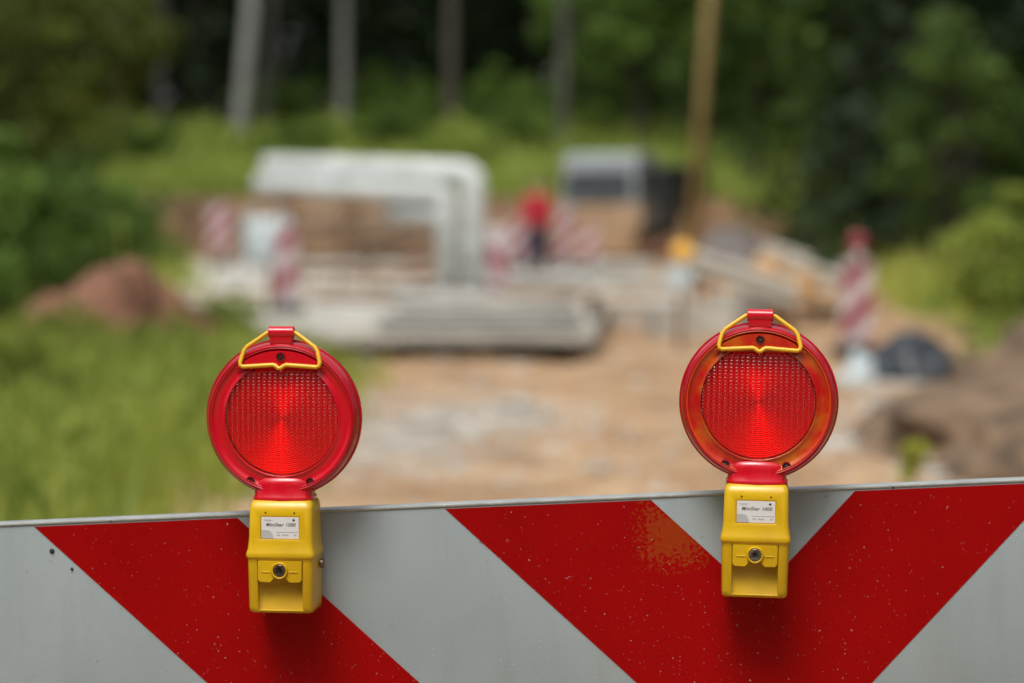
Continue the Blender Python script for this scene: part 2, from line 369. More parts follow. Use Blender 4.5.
# far wood: one mass
def forest_mass(name, spots, label, lm):
    kinds = [spruce_np(21, 3.0, .3), spruce_np(17, 2.6, .2), broad_np(15, 3.6, 1.0, 60, 60, .24, .22)]
    V, T, Fs, MI = [], [], [], []; off = 0
    for (x, y, k, s) in spots:
        v, t, tv, tf = kinds[k]; a = rng.uniform(0, 6.28); ca, sa = math.cos(a), math.sin(a); Rm = np.array([[ca, sa, 0], [-sa, ca, 0], [0, 0, 1]])
        z = gzf(x, y)
        V.append((v @ Rm) * s + [x, y, z]); T.append(t); Fs.append(quads(len(v) // 4, off)); MI.append(np.zeros(len(v) // 4)); off += len(v)
        V.append((tv @ Rm) * s + [x, y, z]); T.append(np.zeros(len(tv))); Fs.append(tf + off); MI.append(np.ones(len(tf))); off += len(tv)
    me = fast_mesh(name, np.concatenate(V), np.concatenate(Fs), np.concatenate(T), np.concatenate(MI))
    tag(link(name, me, [lm, M['bark']]), label, 'forest', kind='stuff')
sp = []
for row, y in enumerate((103, 108, 114, 121, 130)):
    for x in np.arange(-44, 40, 3.4): sp.append((x + rng.normal(0, .7), y + rng.normal(0, 1.2), rng.choice([0, 0, 1, 2]), rng.uniform(.85, 1.15)))
for y in np.arange(44, 102, 5.0):                       # wood along the right of the site
    for k in range(3):
        sp.append((X(800, y) + 3.0 + k * 4.2 + rng.normal(0, .6), y + rng.normal(0, 1), rng.choice([0, 0, 1, 2]), rng.uniform(.8, 1.1)))
for y in np.arange(60, 102, 6.0):                       # and along its left
    for k in range(2): sp.append((X(-40, y) - 3 - k * 4 + rng.normal(0, .6), y, rng.choice([0, 1, 2]), rng.uniform(.8, 1.1)))
forest_mass('forest', sp, 'dense dark wood closing off the far side of the building site', M['spruce'])
sp = []  # unseen trees around the camera, added for lamp reflections and less frontal sky light
for x in np.arange(-26, 27, 3.6):
    for y in (-14, -19): sp.append((x + rng.normal(0, .7), y + rng.normal(0, 1), rng.choice([0, 0, 1, 2]), rng.uniform(.7, .95)))
for y in np.arange(-10, 40, 4.5): sp.append((-13 - .12 * y + rng.normal(0, .8), y, rng.choice([0, 2]), .8)); sp.append((14 + .08 * y + rng.normal(0, .8), y, rng.choice([0, 2]), .8))
forest_mass('forest', sp, 'unseen roadside wood added around the near end of the track for reflections', M['spruce'])

BR = tree_meshes('broad', broad_np(11, 3.4, 1.2, 60, 130, .15, .22))
BR2 = tree_meshes('broad_b', broad_np(9, 2.6, .4, 52, 130, .13, .16))
SPR = tree_meshes('spruce', spruce_np(18, 3.2, .2, 5200))
BUSH = tree_meshes('bush', broad_np(2.0, 1.2, .1, 34, 150, .07, .05))
# pale trunks at the forest edge: crown starts high, above the frame
def tall_pale(px, y, rad, lean, bmat, label, h=17, top=None):
    x = X(px, y); d = broad_np(h, 2.4, h * .62, 30, 70, .18, rad)
    V, t, tv, tf = d; tv, tf = tube_np([(0, 0, -.4), (rad * .3, 0, h * .3), (-rad * .2, 0, h * .6), (0, 0, h * .9)], [rad, rad * .88, rad * .7, rad * .2], 10)
    place_tree('birch_tree', tree_meshes('tall', (V, t, tv, tf)), x, y, 0, 1, M['leaf_dark'], bmat, label, 'pale trunked trees at the forest edge', lean=(0, lean))
tall_pale(238, 92, .28, R(5), mat('birch_bark', (.24, .24, .23), .85, c2=(.42, .42, .39), scale=5), 'thickest pale birch trunk, leaning right, behind the left end of the white pipes')
tall_pale(264, 94, .2, R(3), M['grey_bark'], 'greyer slim trunk just right of the thickest pale birch')
tall_pale(343, 95, .22, R(0), M['pale_bark'], 'straight pale trunk above the middle of the white pipes')
tall_pale(118, 86, .26, R(0), M['grey_bark'], 'short looking grey trunk above the ochre earth heap at left', 15)
tall_pale(160, 90, .17, R(1), M['grey_bark'], 'thin grey trunk between the leftmost trunk and the leaning birch', 15)
tall_pale(450, 96, .22, R(0), M['bark'], 'dim brown trunk standing in the dark wood above the pipe bend', 17)
tall_pale(562, 84, .17, R(0), M['grey_bark'], 'grey trunk rising behind the grey truck cab', 15)
# individually readable trees
place_tree('broadleaf_tree', BR, X(645, 82), 86, .3, .9, M['leaf_mid'], M['bark'], 'bright green broadleaf tree behind the truck and left of the ochre pole')
place_tree('broadleaf_tree', BR2, X(590, 90), 95, 2.3, 1.0, M['leaf_mid'], M['bark'], 'green broadleaf tree left of the brightest one, behind the grey trunk')
place_tree('broadleaf_tree', BR, X(40, 60), 62, 1.3, .8, M['leaf_olive'], M['bark'], 'olive green broadleaf tree filling the upper left corner')
place_tree('broadleaf_tree', BR2, X(-60, 44), 45, 4.1, .85, M['leaf_olive'], M['bark'], 'olive broadleaf tree at the left edge above the bushes')
place_tree('broadleaf_tree', BR, X(760, 74), 76, 2.0, .9, M['leaf_dark'], M['bark'], 'dark green broadleaf tree just right of the ochre pole')
place_tree('spruce_tree', SPR, X(838, 62), 62, 1.0, .85, M['leaf_dark'], M['bark'], 'tall dark spruce behind the striped post at right')
place_tree('spruce_tree', SPR, X(910, 52), 52, 3.0, .8, M['spruce'], M['bark'], 'nearly black spruce behind the mid green tree at right')
place_tree('spruce_tree', SPR, X(1060, 56), 56, 2.0, .9, M['leaf_dark'], M['bark'], 'dark spruce at the upper right corner')
place_tree('broadleaf_tree', BR2, X(975, 37), 38, 5.2, .50, M['leaf_right'], M['bark'], 'mid green bushy tree at the right edge above the dark tarpaulin heap')
place_tree('bush', BUSH, X(1052, 27), 28, 1.2, .8, M['weed'], M['bark'], 'light green bush at the right edge above the brown earth mound', cat='bush', crown='foliage', stem='stem')
place_tree('bush', BUSH, X(15, 31), 32, 2.2, 1.15, M['leaf_mid'], M['bark'], 'large green bush at the left edge behind the red earth mound', cat='bush', crown='foliage', stem='stem')
place_tree('bush', BUSH, X(112, 37), 38, .2, .85, M['leaf_mid'], M['bark'], 'green bush directly behind the red earth mound', cat='bush', crown='foliage', stem='stem')
place_tree('bush', BUSH, X(-60, 24), 25, 3.2, .6, M['leaf_mid'], M['bark'], 'green bush at the left edge beside the red earth mound', cat='bush', crown='foliage', stem='stem')
place_tree('bush', BUSH, X(228, 25.5), 25.5, 5.2, .3, M['weed'], M['bark'], 'small green bush at the left corner of the concrete slabs', cat='bush', crown='foliage', stem='stem')
for i, (px, y, s, l) in enumerate([(370, 98, 1.5, 'rounded green bush below the straight pale trunk'), (280, 97, 1.4, 'green bush at the foot of the leaning birch'), (430, 98, 1.3, 'green bush at the forest edge above the pipe bend'), (500, 97, 1.5, 'broad green bush at the forest edge left of the truck')]):
    place_tree('bush', BUSH, X(px, y), y, i, s, M['leaf_mid'], M['bark'], l, cat='bush', crown='foliage', stem='stem')
for k in range(13):
    y = 90 + rng.uniform(-12, 6); px = 90 + 42 * k + rng.uniform(-12, 12)
    place_tree('bush', BUSH, X(px, y), y, k, rng.uniform(.6, 1.25), M['leaf_mid'] if k % 3 else M['meadow'], M['bark'], ['bright yellow green shrub in the meadow below the forest', 'darker green shrub in the meadow below the forest'][k % 3 > 0], ['dark', 'light'][k % 3 == 0] + ' shrubs dotted over the meadow', 'bush', crown='foliage', stem='stem')
for px, y, s_, l in ((62, 21.5, .30, 'low yellow green weed bush at the left foot of the red earth mound'), (168, 22, .26, 'low weed bush at the right foot of the red earth mound'), (120, 20.5, .2, 'smallest weed bush in front of the middle of the red earth mound'), (10, 17.5, .32, 'weed bush at the left edge in front of the red earth mound')):
    place_tree('bush', BUSH, X(px, y), y, px, s_, M['weed'], M['bark'], l, cat='bush', crown='foliage', stem='stem')
LIME = tree_meshes('lime', broad_np(.40, .10, .03, 16, 34, .035, .006))
place_tree("plant", LIME, X(914, 12.9), 12.9, 1.2, .8, M['lime'], M['bark'], 'single lime yellow plant in front of the brown earth mound', cat='plant', sink=-.02, crown='foliage', stem='stem')

# ochre pole
bm = bmesh.new(); tube(bm, [(0, 0, -.5), (.38, 0, 5), (.72, 0, 10)], [.155, .14, .12], 14)
p = obj('wooden_pole', bm, M['ochre_wood'], None, True, (X(689, 56), 56, 0)); tag(p, 'tall ochre wooden pole leaning right in front of the dark trees', 'pole')

# ------------------------------------------------------------------ building site
# concrete slabs of the deck
def deck_z(y): return .30 - .006 * (y - 23.4)
def slab(x0, x1, y0, y1, z, th, m, label, group, x0b=None, x1b=None):
    x0b = x0 if x0b is None else x0b; x1b = x1 if x1b is None else x1b
    zb = z + (deck_z(y1) - deck_z(y0)) * (y1 > 27.5)
    bm = bmesh.new(); vs = [bm.verts.new(q) for q in ((x0, y0, z - th), (x1, y0, z - th), (x1b, y1, zb - th), (x0b, y1, zb - th), (x0, y0, z), (x1, y0, z), (x1b, y1, zb), (x0b, y1, zb))]
    for f in ((3, 2, 1, 0), (4, 5, 6, 7), (0, 1, 5, 4), (1, 2, 6, 5), (2, 3, 7, 6), (3, 0, 4, 7)): bm.faces.new([vs[i] for i in f])
    bmesh.ops.bevel(bm, geom=bm.edges[:], offset=.012, segments=1, affect='EDGES')
    return tag(obj('concrete_slab', bm, m), label, 'slab', group)
ys = [23.4, 27.4, 30.6, 34.2, 38.4, 43.2, 49, 57]
names = ['nearest', 'second nearest', 'third nearest', 'middle', 'third farthest', 'second farthest', 'farthest']
for i in range(7):
    a, b = ys[i] + .04, ys[i + 1] - .04
    L_ = lambda y: np.interp(y, [24, 27.4, 57], [-1.7, -3.8, -9.6]); R_ = lambda y: np.interp(y, [24, 57], [.80, 3.0])
    slab(L_(a), R_(a), a, b, (deck_z(a) if i else .29) + .010 * (i % 2), .12, M['concrete'], f'pale concrete slab of the deck, {names[i]} of the row', 'concrete slabs of the deck', L_(b), R_(b))
for k in range(4):
    slab(-1.35 + .09 * k, .72 - .03 * k, 23.7 + .3 * k, 26.9 - .1 * k, .375 + .06 * k, .05, M['concrete'] if k % 2 else M['concrete_dark'],
         f"thin concrete panel lying on the front of the deck, {['lowest', 'second lowest', 'second from the top', 'topmost'][k]} of its stack", 'thin concrete panels stacked on the deck')
for k, x in enumerate((-1.2, -.3, .6)):
    bm = bmesh.new(); abox(bm, (x, 25.6, .07), (.18, 4, .17), .01); tag(obj('timber_beam', bm, M['dark_timber']), ['left', 'middle', 'right'][k] + ' dark timber bearer under the front edge of the deck', 'beam', 'bearers under the deck')

# pair of white pipes with elbows
def pipe_run(pts, r, label, loc, flanges):
    t = empty('pipe', loc, (0, 0, 0), label, 'pipe', 'white pipes'); bm = bmesh.new()
    q = []
    for i, p_ in enumerate(pts):
        p_ = Vector(p_)
        if 0 < i < len(pts) - 1:
            a = (Vector(pts[i - 1]) - p_).normalized(); b = (Vector(pts[i + 1]) - p_).normalized(); rr = r * 1.15
            for k in range(9):
                s = k / 8; q.append((p_ + a * rr) * (1 - s) ** 2 + p_ * 2 * s * (1 - s) + (p_ + b * rr) * s ** 2)
        else: q.append(p_)
    tube(bm, q, r, 20); obj('barrel', bm, M['pipe'], t, True)
    for (p0, ax) in flanges:
        bm = bmesh.new(); lathe(bm, [(r * 1.02, -.03), (r * 1.22, -.03), (r * 1.22, .03), (r * 1.02, .03)], 20, ax, p0); autosmooth(obj('flange', bm, M['pipe'], t))
dp = 33.5
x0, x1 = X(262, dp), X(474, dp)
pipe_run([(x0, .4, 2.02), (x1, 0, 1.93), (x1 - .03, 0, .23)], .165, 'uppermost long white pipe, its right end turned down nearest the right', (0, dp, 0), [((x0 + 1.0, .27, 1.98), 'X'), ((x1 - .02, 0, .95), 'Z'), ((x1 - .03, 0, .30), 'Z')])
pipe_run([(x0 - .12, .3, 1.77), (x1 - .37, .05, 1.66), (x1 - .37, .05, .23)], .145, 'second long white pipe, just below and left of the uppermost one', (0, dp, 0), [((x0 + .9, .22, 1.73), 'X'), ((x1 - .37, .05, .30), 'Z')])
pipe_run([(X(386, dp), .3, 1.42), (x1 - .6, .2, 1.36), (x1 - .42, .1, 1.35)], .15, 'short white branch pipe under the bend of the two long pipes', (0, dp, 0), [((X(400, dp), .28, 1.41), 'X')])
for k, (px, hh) in enumerate(((285, 1.50), (352, 1.46))):
    t = empty('pipe_support', (X(px, dp), dp + .35, .24), (0, 0, 0), ['left', 'right'][k] + ' thin steel trestle carrying the long white pipes', 'trestle', 'trestles under the pipes')
    for s in (-1, 1):
        bm = bmesh.new(); tube(bm, [(s * .22, 0, 0), (s * .05, 0, hh - .22)], .02, 6); obj('leg', bm, M['rust'], t)
    bm = bmesh.new(); abox(bm, (0, 0, hh - .2), (.3, 1.0, .04), .005); obj('crossbar', bm, M['rust'], t)

# red and white guide posts
def beacon(x, y, z, rz, label, h=1.0, wd=.25, lamp=None, foot=True, flip=1):
    t = empty('barrier_post', (x, y, z), (0, 0, rz), label, 'barrier post', 'red and white barrier posts')
    if foot:
        bm = bmesh.new(); abox(bm, (0, 0, .05), (.42, .72, .10), .02); obj('foot', bm, M['black_rubber'], t)
    bm = bmesh.new(); abox(bm, (0, .03, h * .5), (.05, .04, h), .005); obj('stake', bm, M['steel'], t)
    bm = bmesh.new(); abox(bm, (0, 0, h * .56), (wd, .03, h * .84), .012); obj('panel', bm, M['white_plastic'], t)
    z0, z1 = h * .155, h * .965; hw = wd / 2 - .012; per = .44
    k = -3
    while True:
        za = z0 + k * per
        if za > z1: break
        poly = [(-hw, za), (hw, za + wd * flip), (hw, za + wd * flip + per / 2), (-hw, za + per / 2)]
        bm = bmesh.new(); f = bm.faces.new([bm.verts.new((a, -.0185, b)) for a, b in poly])
        for co, no in (((0, 0, z0), (0, 0, -1)), ((0, 0, z1), (0, 0, 1))):
            bmesh.ops.bisect_plane(bm, geom=bm.verts[:] + bm.edges[:] + bm.faces[:], plane_co=co, plane_no=no, clear_outer=True)
        if bm.faces:
            r_ = bmesh.ops.extrude_face_region(bm, geom=bm.faces[:])
            for e in r_['geom']:
                if isinstance(e, bmesh.types.BMVert): e.co.y += .002
            obj('stripe', bm, M['sign_red'], t)
        else: bm.free()
        k += 1
    if lamp:
        bm = bmesh.new(); abox(bm, (0, -.04, h + .03), (.09, .07, .12), .015); obj('battery_box', bm, M['amber'] if lamp == 'amber' else M['white_plastic'], t)
        bm = bmesh.new(); lathe(bm, [(.0, -.075), (.07, -.07), (.09, -.055), (.095, -.04), (.09, -.02), (0, -.01)], 28, 'Y', (0, 0, h + .17)); autosmooth(obj('lens', bm, M['amber'] if lamp == 'amber' else M['sign_red'], t), 60)
    return t
beacon(X(286, 27.3), 27.3, deck_z(27.3) + .012, .1, 'red and white post on the slabs behind the left red lamp')
beacon(X(497, 28), 28, deck_z(28) + .012, -.1, 'red and white post on the slabs just right of the pipe bend', flip=-1)
beacon(X(220, 52), 52, deck_z(52) + .012, .2, 'pale pink looking striped post left of the white sack', h=1.3, wd=.5)
beacon(X(518, 50), 50, deck_z(50) + .012, .1, 'striped post just left of the person in red', wd=.3)
beacon(X(566, 49), 49, deck_z(49) + .012, .3, 'striped post just right of the person in red', h=1.2, wd=.35)
beacon(X(590, 47), 47, deck_z(47) + .012, -.2, 'striped post in front of the grey truck', wd=.3, h=.9)
beacon(X(857, 24.3), 24.3, 0.0, .05, 'tall red and white post with a round red lamp, left of the tarpaulin heap', h=.98, wd=.34, lamp='red')

# round plate on brown stake with amber lamp
t = empty('sign_post', (X(680, 25.3), 25.3, gzf(X(680, 25.3), 25.3)), (0, 0, 0), 'brown stake with a white round plate and an amber lamp on top', 'sign post')
bm = bmesh.new(); tube(bm, [(0, 0, -.2), (.01, 0, .98)], [.035, .03], 10); obj('stake', bm, M['rust'], t)
bm = bmesh.new(); lathe(bm, [(0, -.06), (.155, -.06), (.16, -.05), (.155, -.04), (0, -.04)], 28, 'Y', (-.03, 0, .77)); obj('plate', bm, M['bag'], t)
bm = bmesh.new(); lathe(bm, [(0, -.06), (.08, -.055), (.115, -.03), (.12, 0), (.115, .03), (.08, .055), (0, .06)], 28, 'Y', (.03, 0, 1.03)); obj('lamp', bm, M['amber'], t, True)

# white sack (big bag) and small things behind the slabs
t = empty('big_bag', (X(264, 52), 52.5, deck_z(52.5) + .012), (0, 0, .2), 'white blue tinted bulk sack standing behind the slabs', 'sack')
bm = bmesh.new(); abox(bm, (0, 0, .5), (1.0, .95, 1.0), .16, 4)
for v in bm.verts: v.co += Vector((.05 * math.sin(v.co.z * 9), .05 * math.cos(v.co.z * 7), .04 * math.sin(v.co.x * 8)))
obj('sack_body', bm, M['bag'], t, True)
for sx in (-1, 1):
    for sy in (-1, 1):
        bm = bmesh.new(); tube(bm, [(sx * .40, sy * .36, .92), (sx * .38, sy * .33, 1.14), (sx * .28, sy * .28, 1.2), (sx * .2, sy * .24, 1.1), (sx * .18, sy * .2, .95)], .022, 6); obj('lifting_loop', bm, M['bag'], t)

def plank(c, L, s, rz, rx, m, label, group, name='timber_plank', cat='plank'):
    bm = bmesh.new(); abox(bm, (0, 0, 0), (L, s[0], s[1]), min(s) * .12)
    o = obj(name, bm, m); o.location = c; o.rotation_euler = (0, rx, rz); return tag(o, label, cat, group)
# timber stacks: behind pipes, and in front of the truck
for k in range(9):
    plank((X(345, 58) + .3 * math.sin(k * 2.1), 57.2 + .2 * (k % 3), .28 + .15 * (k // 3) + .9 * (k // 6)), 3.4, (.18, .11), .1 * math.sin(k), 0.0, M['timber'], 'light brown squared timber in the pile seen under the white pipes', 'timbers piled under the pipes')
for k in range(18):
    plank((X(606, 57) + .12 * math.sin(k * 1.7), 57.0 + .25 * (k % 3), .32 + .2 * (k // 3)), 1.5, (.22, .17), .06 * math.sin(k * 2), 0, M['timber'], 'orange brown timber in the stack in front of the grey truck', 'timbers stacked before the truck')
for k in range(16):
    a = rng.uniform(-.5, .5); x = X(rng.uniform(330, 445), 48)
    bm = bmesh.new(); tube(bm, [(-.8, 0, 0), (0, .05, .06), (.8, 0, rng.uniform(0, .5))], .03, 6)
    o = obj('branch', bm, M['dark_timber'] if k % 3 else M['rust'], None, False, (x, 47 + rng.uniform(-1, 1.5), .36 + rng.uniform(0, .5))); o.rotation_euler = (0, a * .6, a * 2)
    tag(o, 'dark brown rod in the tangled heap under the white pipes', 'rod', 'rods heaped under the pipes')
for k in range(14):
    y = 24.5 + 1.9 * k ** 1.05; x = rng.uniform(-2.2 - .1 * (y - 24), .9); L = rng.uniform(1.6, 3.4)
    plank((x, y, deck_z(y) + .035 if y > 27.4 else .62), L, (.09, .045), rng.normal(-.35, .12), 0, M['dark_timber'] if k % 2 else M['timber'],
          ['light', 'dark'][k % 2] + ' batten lying loose on the concrete slabs', ['light', 'dark'][k % 2] + ' battens on the slabs', 'batten', 'batten')
for k in range(3):
    plank((X(420 - 40 * k, 44), 43 + k, deck_z(43 + k) + .075), 2.6, (.25, .12), .2 - .2 * k, 0, M['rust'], ['right', 'middle', 'left'][k] + ' rusty steel beam of the three on the slabs behind the pipe bend', 'rusty steel beams', 'steel_beam', 'beam')
# short dark posts
for k, (px, y, h, l) in enumerate([(593, 26.2, .55, 'short thick dark wooden post at the right end of the slabs'), (270, 28.2, .85, 'thin grey brown stake left of the striped post on the slabs'), (455, 27.6, .7, 'thin dark stake below the white pipe bend')]):
    bm = bmesh.new(); tube(bm, [(0, 0, -.1), (.01, 0, h)], [.07, .065] if k == 0 else [.03, .025], 12); bmesh.ops.bevel(bm, geom=[e for e in bm.edges if e.calc_face_angle(0) > 1], offset=.01, segments=1, affect='EDGES')
    tag(obj('wooden_post', bm, M['dark_timber'] if k != 1 else M['rust'], None, False, (X(px, y), y, .0)), l, 'post')
# pale concrete blocks right of the deck
blk = [(640, 30, .9, .5, .35, .1, 'pale concrete block right of the short dark post'), (672, 27.5, .5, .45, .42, .3, 'pale concrete block left of the amber lamp stake'), (655, 33, 1.1, .6, .45, -.2, 'pale concrete block behind the two smaller ones'), (622, 40, 1.0, .7, .55, .2, 'whitish rounded block in front of the orange timbers'),
       (712, 28, .55, .5, .35, -.1, 'pale block just right of the brown stake'), (745, 30, .8, .5, .42, .4, 'grey block under the guard rails')]
for px, y, a, b, c, rz, l in blk:
    bm = bmesh.new(); abox(bm, (0, 0, c / 2), (a, b, c), .05, 2)
    for v in bm.verts: v.co += Vector((rng.normal(0, .008), rng.normal(0, .008), rng.normal(0, .008)))
    o = obj('concrete_block', bm, M['concrete'], None, False, (X(px, y), y, gzf(X(px, y), y) - .01)); o.rotation_euler.z = rz; tag(o, l, 'block', 'concrete blocks')
# guard rails
def rail(p0, p1, label):
    p0, p1 = Vector(p0), Vector(p1); d = p1 - p0; L = d.length
    t = empty('guard_rail', p0, (0, -math.atan2(d.z, math.hypot(d.x, d.y)), math.atan2(d.y, d.x)), label, 'guard rail', 'sloping guard rails')
    prof = [(0, .155), (-.03, .13), (-.045, .085), (-.03, .04), (0, .015), (0, -.015), (-.03, -.04), (-.045, -.085), (-.03, -.13), (0, -.155)]
    bm = bmesh.new(); r0 = [bm.verts.new((0, a, b)) for a, b in prof] + [bm.verts.new((0, a + .01, b)) for a, b in prof[::-1]]
    r1 = [bm.verts.new((L, v.co.y, v.co.z)) for v in r0]; n = len(r0)
    for k in range(n): bm.faces.new((r0[k], r0[(k + 1) % n], r1[(k + 1) % n], r1[k]))
    bm.faces.new(r0[::-1]); bm.faces.new(r1); bmesh.ops.recalc_face_normals(bm, faces=bm.faces[:])
    obj('beam', bm, M['steel_pale'], t)
    for s in (.12, .5, .88):
        bm = bmesh.new(); abox(bm, (L * s, .06, -.3), (.06, .08, .75), .006); obj('post', bm, M['rust'], t)
M['steel_pale'] = mat('steel_pale', (.48, .44, .36), .6, .2, c2=(.60, .56, .47), scale=5)
rail((X(694, 33), 33, .72), (X(800, 27), 27, .48), 'longer pale guard rail sloping down from the amber lamp')
rail((X(762, 40), 40, .60), (X(862, 34), 34, .28), 'farther pale guard rail behind, ending at the red and white post')
rail((X(742, 47), 47, .75), (X(812, 44), 44, .35), 'farthest and shortest guard rail, above the orange barrels')
# orange drums / cones near rails
def drum(px, y, r, h, z, m, label):
    t = empty('barrel', (X(px, y), y, z), (0, 0, 0), label, 'barrel', 'orange barrels'); bm = bmesh.new()
    lathe(bm, [(r * .96, 0), (r, .02), (r, h * .33), (r * 1.03, h * .35), (r, h * .37), (r, h * .66), (r * 1.03, h * .68), (r, h * .7), (r, h - .02), (r * .96, h)], 24, 'Z', (0, 0, 0), True, True); autosmooth(obj('drum', bm, m, t))
    bm = bmesh.new(); lathe(bm, [(.03, h), (.03, h + .02)], 12, 'Z', (r * .5, 0, 0), True, True); obj('bung', bm, M['steel'], t)
drum(800, 31, .22, .62, .0, M['orange_cloth'], 'orange barrel between the guard rails and the striped post')
drum(768, 38, .24, .66, .0, M['orange_cloth'], 'farther orange barrel behind the longer guard rail')
for k in range(6):
    plank((X(775 + 14 * k, 29 + .3 * k), 29 + .3 * k, .12 + .06 * (k % 3)), 1.6, (.16, .10), 1.0 + .3 * math.sin(k * 2.3), .06 * math.sin(k), M['timber'] if k % 2 else M['dark_timber'],
          ['dark', 'light brown'][k % 2] + ' plank dropped behind the right red lamp, in the loose heap below the rails', f"{['dark', 'light'][k % 2]} planks below the rails")
M['grey_rag'] = mat('grey_rag', (.07, .06, .055), .8, c2=(.17, .15, .14), scale=3)
lump('rubble_heap', (X(735, 46), 46, 0.0), (1.1, .7, .8), M['grey_rag'], 21, .35, 4); tag(bpy.data.objects['rubble_heap'], 'dark grey rubble heap behind the longer guard rail', 'rubble heap')

# tarpaulin heap, pale sack and pale board
o = lump('tarpaulin_heap', (X(915, 20.6), 20.7, .0), (.40, .38, .42), M['tarp'], 31, .22, 4); tag(o, 'black grey tarpaulin heap on a pale board right of the striped post', 'tarpaulin')
o = lump('sack', (X(861, 20.3), 20.4, .0), (.15, .2, .27), M['bag'], 35, .3, 4); tag(o, 'white crumpled sack leaning at the left of the tarpaulin heap', 'sack')
bm = bmesh.new(); abox(bm, (0, 0, .02), (.95, .9, .05), .008); o = obj('board', bm, M['concrete'], None, False, (X(900, 20), 20.6, gzf(X(900, 20), 20.6))); o.rotation_euler.z = -.06; tag(o, 'pale flat board under the tarpaulin heap', 'board')
for k, (px, y, a, l) in enumerate([(845, 15.3, .34, 'long pale stone lying in front of the brown earth mound'), (430, 16.9, .30, 'largest pale stone on the dirt track left of its middle'), (515, 18.6, .24, 'pale stone on the dirt track behind the largest one'), (470, 16.0, .2, 'small pale stone right of the largest one on the track')]):
    o = lump('stone', (X(px, y), y, .01), (a * .6, a * .5, a * .2), M['concrete'], 41 + k, .3, 3); o.rotation_euler.z = .5 * k; tag(o, l, 'stone')

# truck
def truck():
    y = 62.0; x = X(597, y)
    t = empty('truck', (x, y, .05), (0, 0, R(-24)), 'grey truck cab with dark windscreen and dark cargo body behind the timbers', 'truck')
    bm = bmesh.new(); abox(bm, (0, .85, 1.62), (2.1, 1.7, 2.1), .14, 3)
    for v in bm.verts:
        if v.co.z > 1.7 and v.co.y < .5: v.co.y += (v.co.z - 1.7) * .22
    obj('cab', bm, M['cab_grey'], t, False)
    bm = bmesh.new(); vs = [bm.verts.new(q) for q in ((-.92, -.03, 1.58), (.92, -.03, 1.58), (.86, .17, 2.30), (-.86, .17, 2.30))]; bm.faces.new(vs)
    r_ = bmesh.ops.extrude_face_region(bm, geom=bm.faces[:]); [setattr(e.co, 'y', e.co.y + .06) for e in r_['geom'] if isinstance(e, bmesh.types.BMVert)]
    bmesh.ops.recalc_face_normals(bm, faces=bm.faces[:]); obj('windscreen', bm, M['glass_dark'], t)
    for s in (-1, 1):
        bm = bmesh.new(); abox(bm, (s * 1.055, .8, 1.95), (.02, .9, .6), .008); obj('side_window', bm, M['glass_dark'], t)
        bm = bmesh.new(); abox(bm, (s * .78, -.03, .92), (.34, .06, .2), .03); obj('headlight', bm, M['white_plastic'], t)
        bm = bmesh.new(); abox(bm, (s * 1.24, .05, 1.95), (.16, .08, .45), .03); mr = obj('mirror', bm, M['black_rubber'], t)
        bm = bmesh.new(); tube(bm, [(s * 1.05, .2, 2.25), (s * 1.24, .07, 2.2)], .02, 6); obj('mirror_arm', bm, M['black_rubber'], mr)
        for yy in (.75, 3.9):
            bm = bmesh.new(); lathe(bm, [(.28, -.13), (.44, -.13), (.47, -.1), (.47, .1), (.44, .13), (.28, .13)], 28, 'X', (s * .92, yy, .47)); wl = obj('wheel', bm, M['black_rubber'], t, True)
            bm = bmesh.new(); lathe(bm, [(.0, -.06), (.27, -.1), (.28, .1), (0, .06)], 20, 'X', (s * .92, yy, .47)); obj('rim', bm, M['steel'], wl)
    bm = bmesh.new(); abox(bm, (0, -.04, .62), (2.15, .16, .28), .04); obj('bumper', bm, M['dark_paint'], t)
    bm = bmesh.new(); abox(bm, (0, -.02, 1.22), (1.4, .05, .4), .02)
    obj('grille', bm, M['black_rubber'], t)
    bm = bmesh.new(); abox(bm, (0, 3.6, 1.55), (2.3, 3.5, 1.7), .04); obj('cargo_body', bm, M['dark_paint'], t)
    bm = bmesh.new(); abox(bm, (0, 2.8, .6), (.9, 5.2, .2), .02); obj('chassis', bm, M['black_rubber'], t)
truck()

# ------------------------------------------------------------------ person
def skin_mesh(name, J, E, rad, mat_, parent=None, sub=2, root=0):
    me = bpy.data.meshes.new(name + '_cage'); me.from_pydata(J, E, []); o = bpy.data.objects.new(name + '_cage', me); col.objects.link(o)
    sk = o.modifiers.new('s', 'SKIN'); sk.use_smooth_shade = True
    ss = o.modifiers.new('ss', 'SUBSURF'); ss.levels = sub; ss.render_levels = sub
    lay = me.skin_vertices[0].data if me.skin_vertices else None
    if lay is None:
        bpy.context.view_layer.update(); lay = me.skin_vertices[0].data
    for i, r in enumerate(rad): lay[i].radius = (r if isinstance(r, tuple) else (r, r)); lay[i].use_root = (i == root)
    bpy.context.view_layer.update(); dg = bpy.context.evaluated_depsgraph_get()
    m2 = bpy.data.meshes.new_from_object(o.evaluated_get(dg)); bpy.data.objects.remove(o)
    m2.name = name; m2.materials.clear(); return link(name, m2, mat_, parent, True)
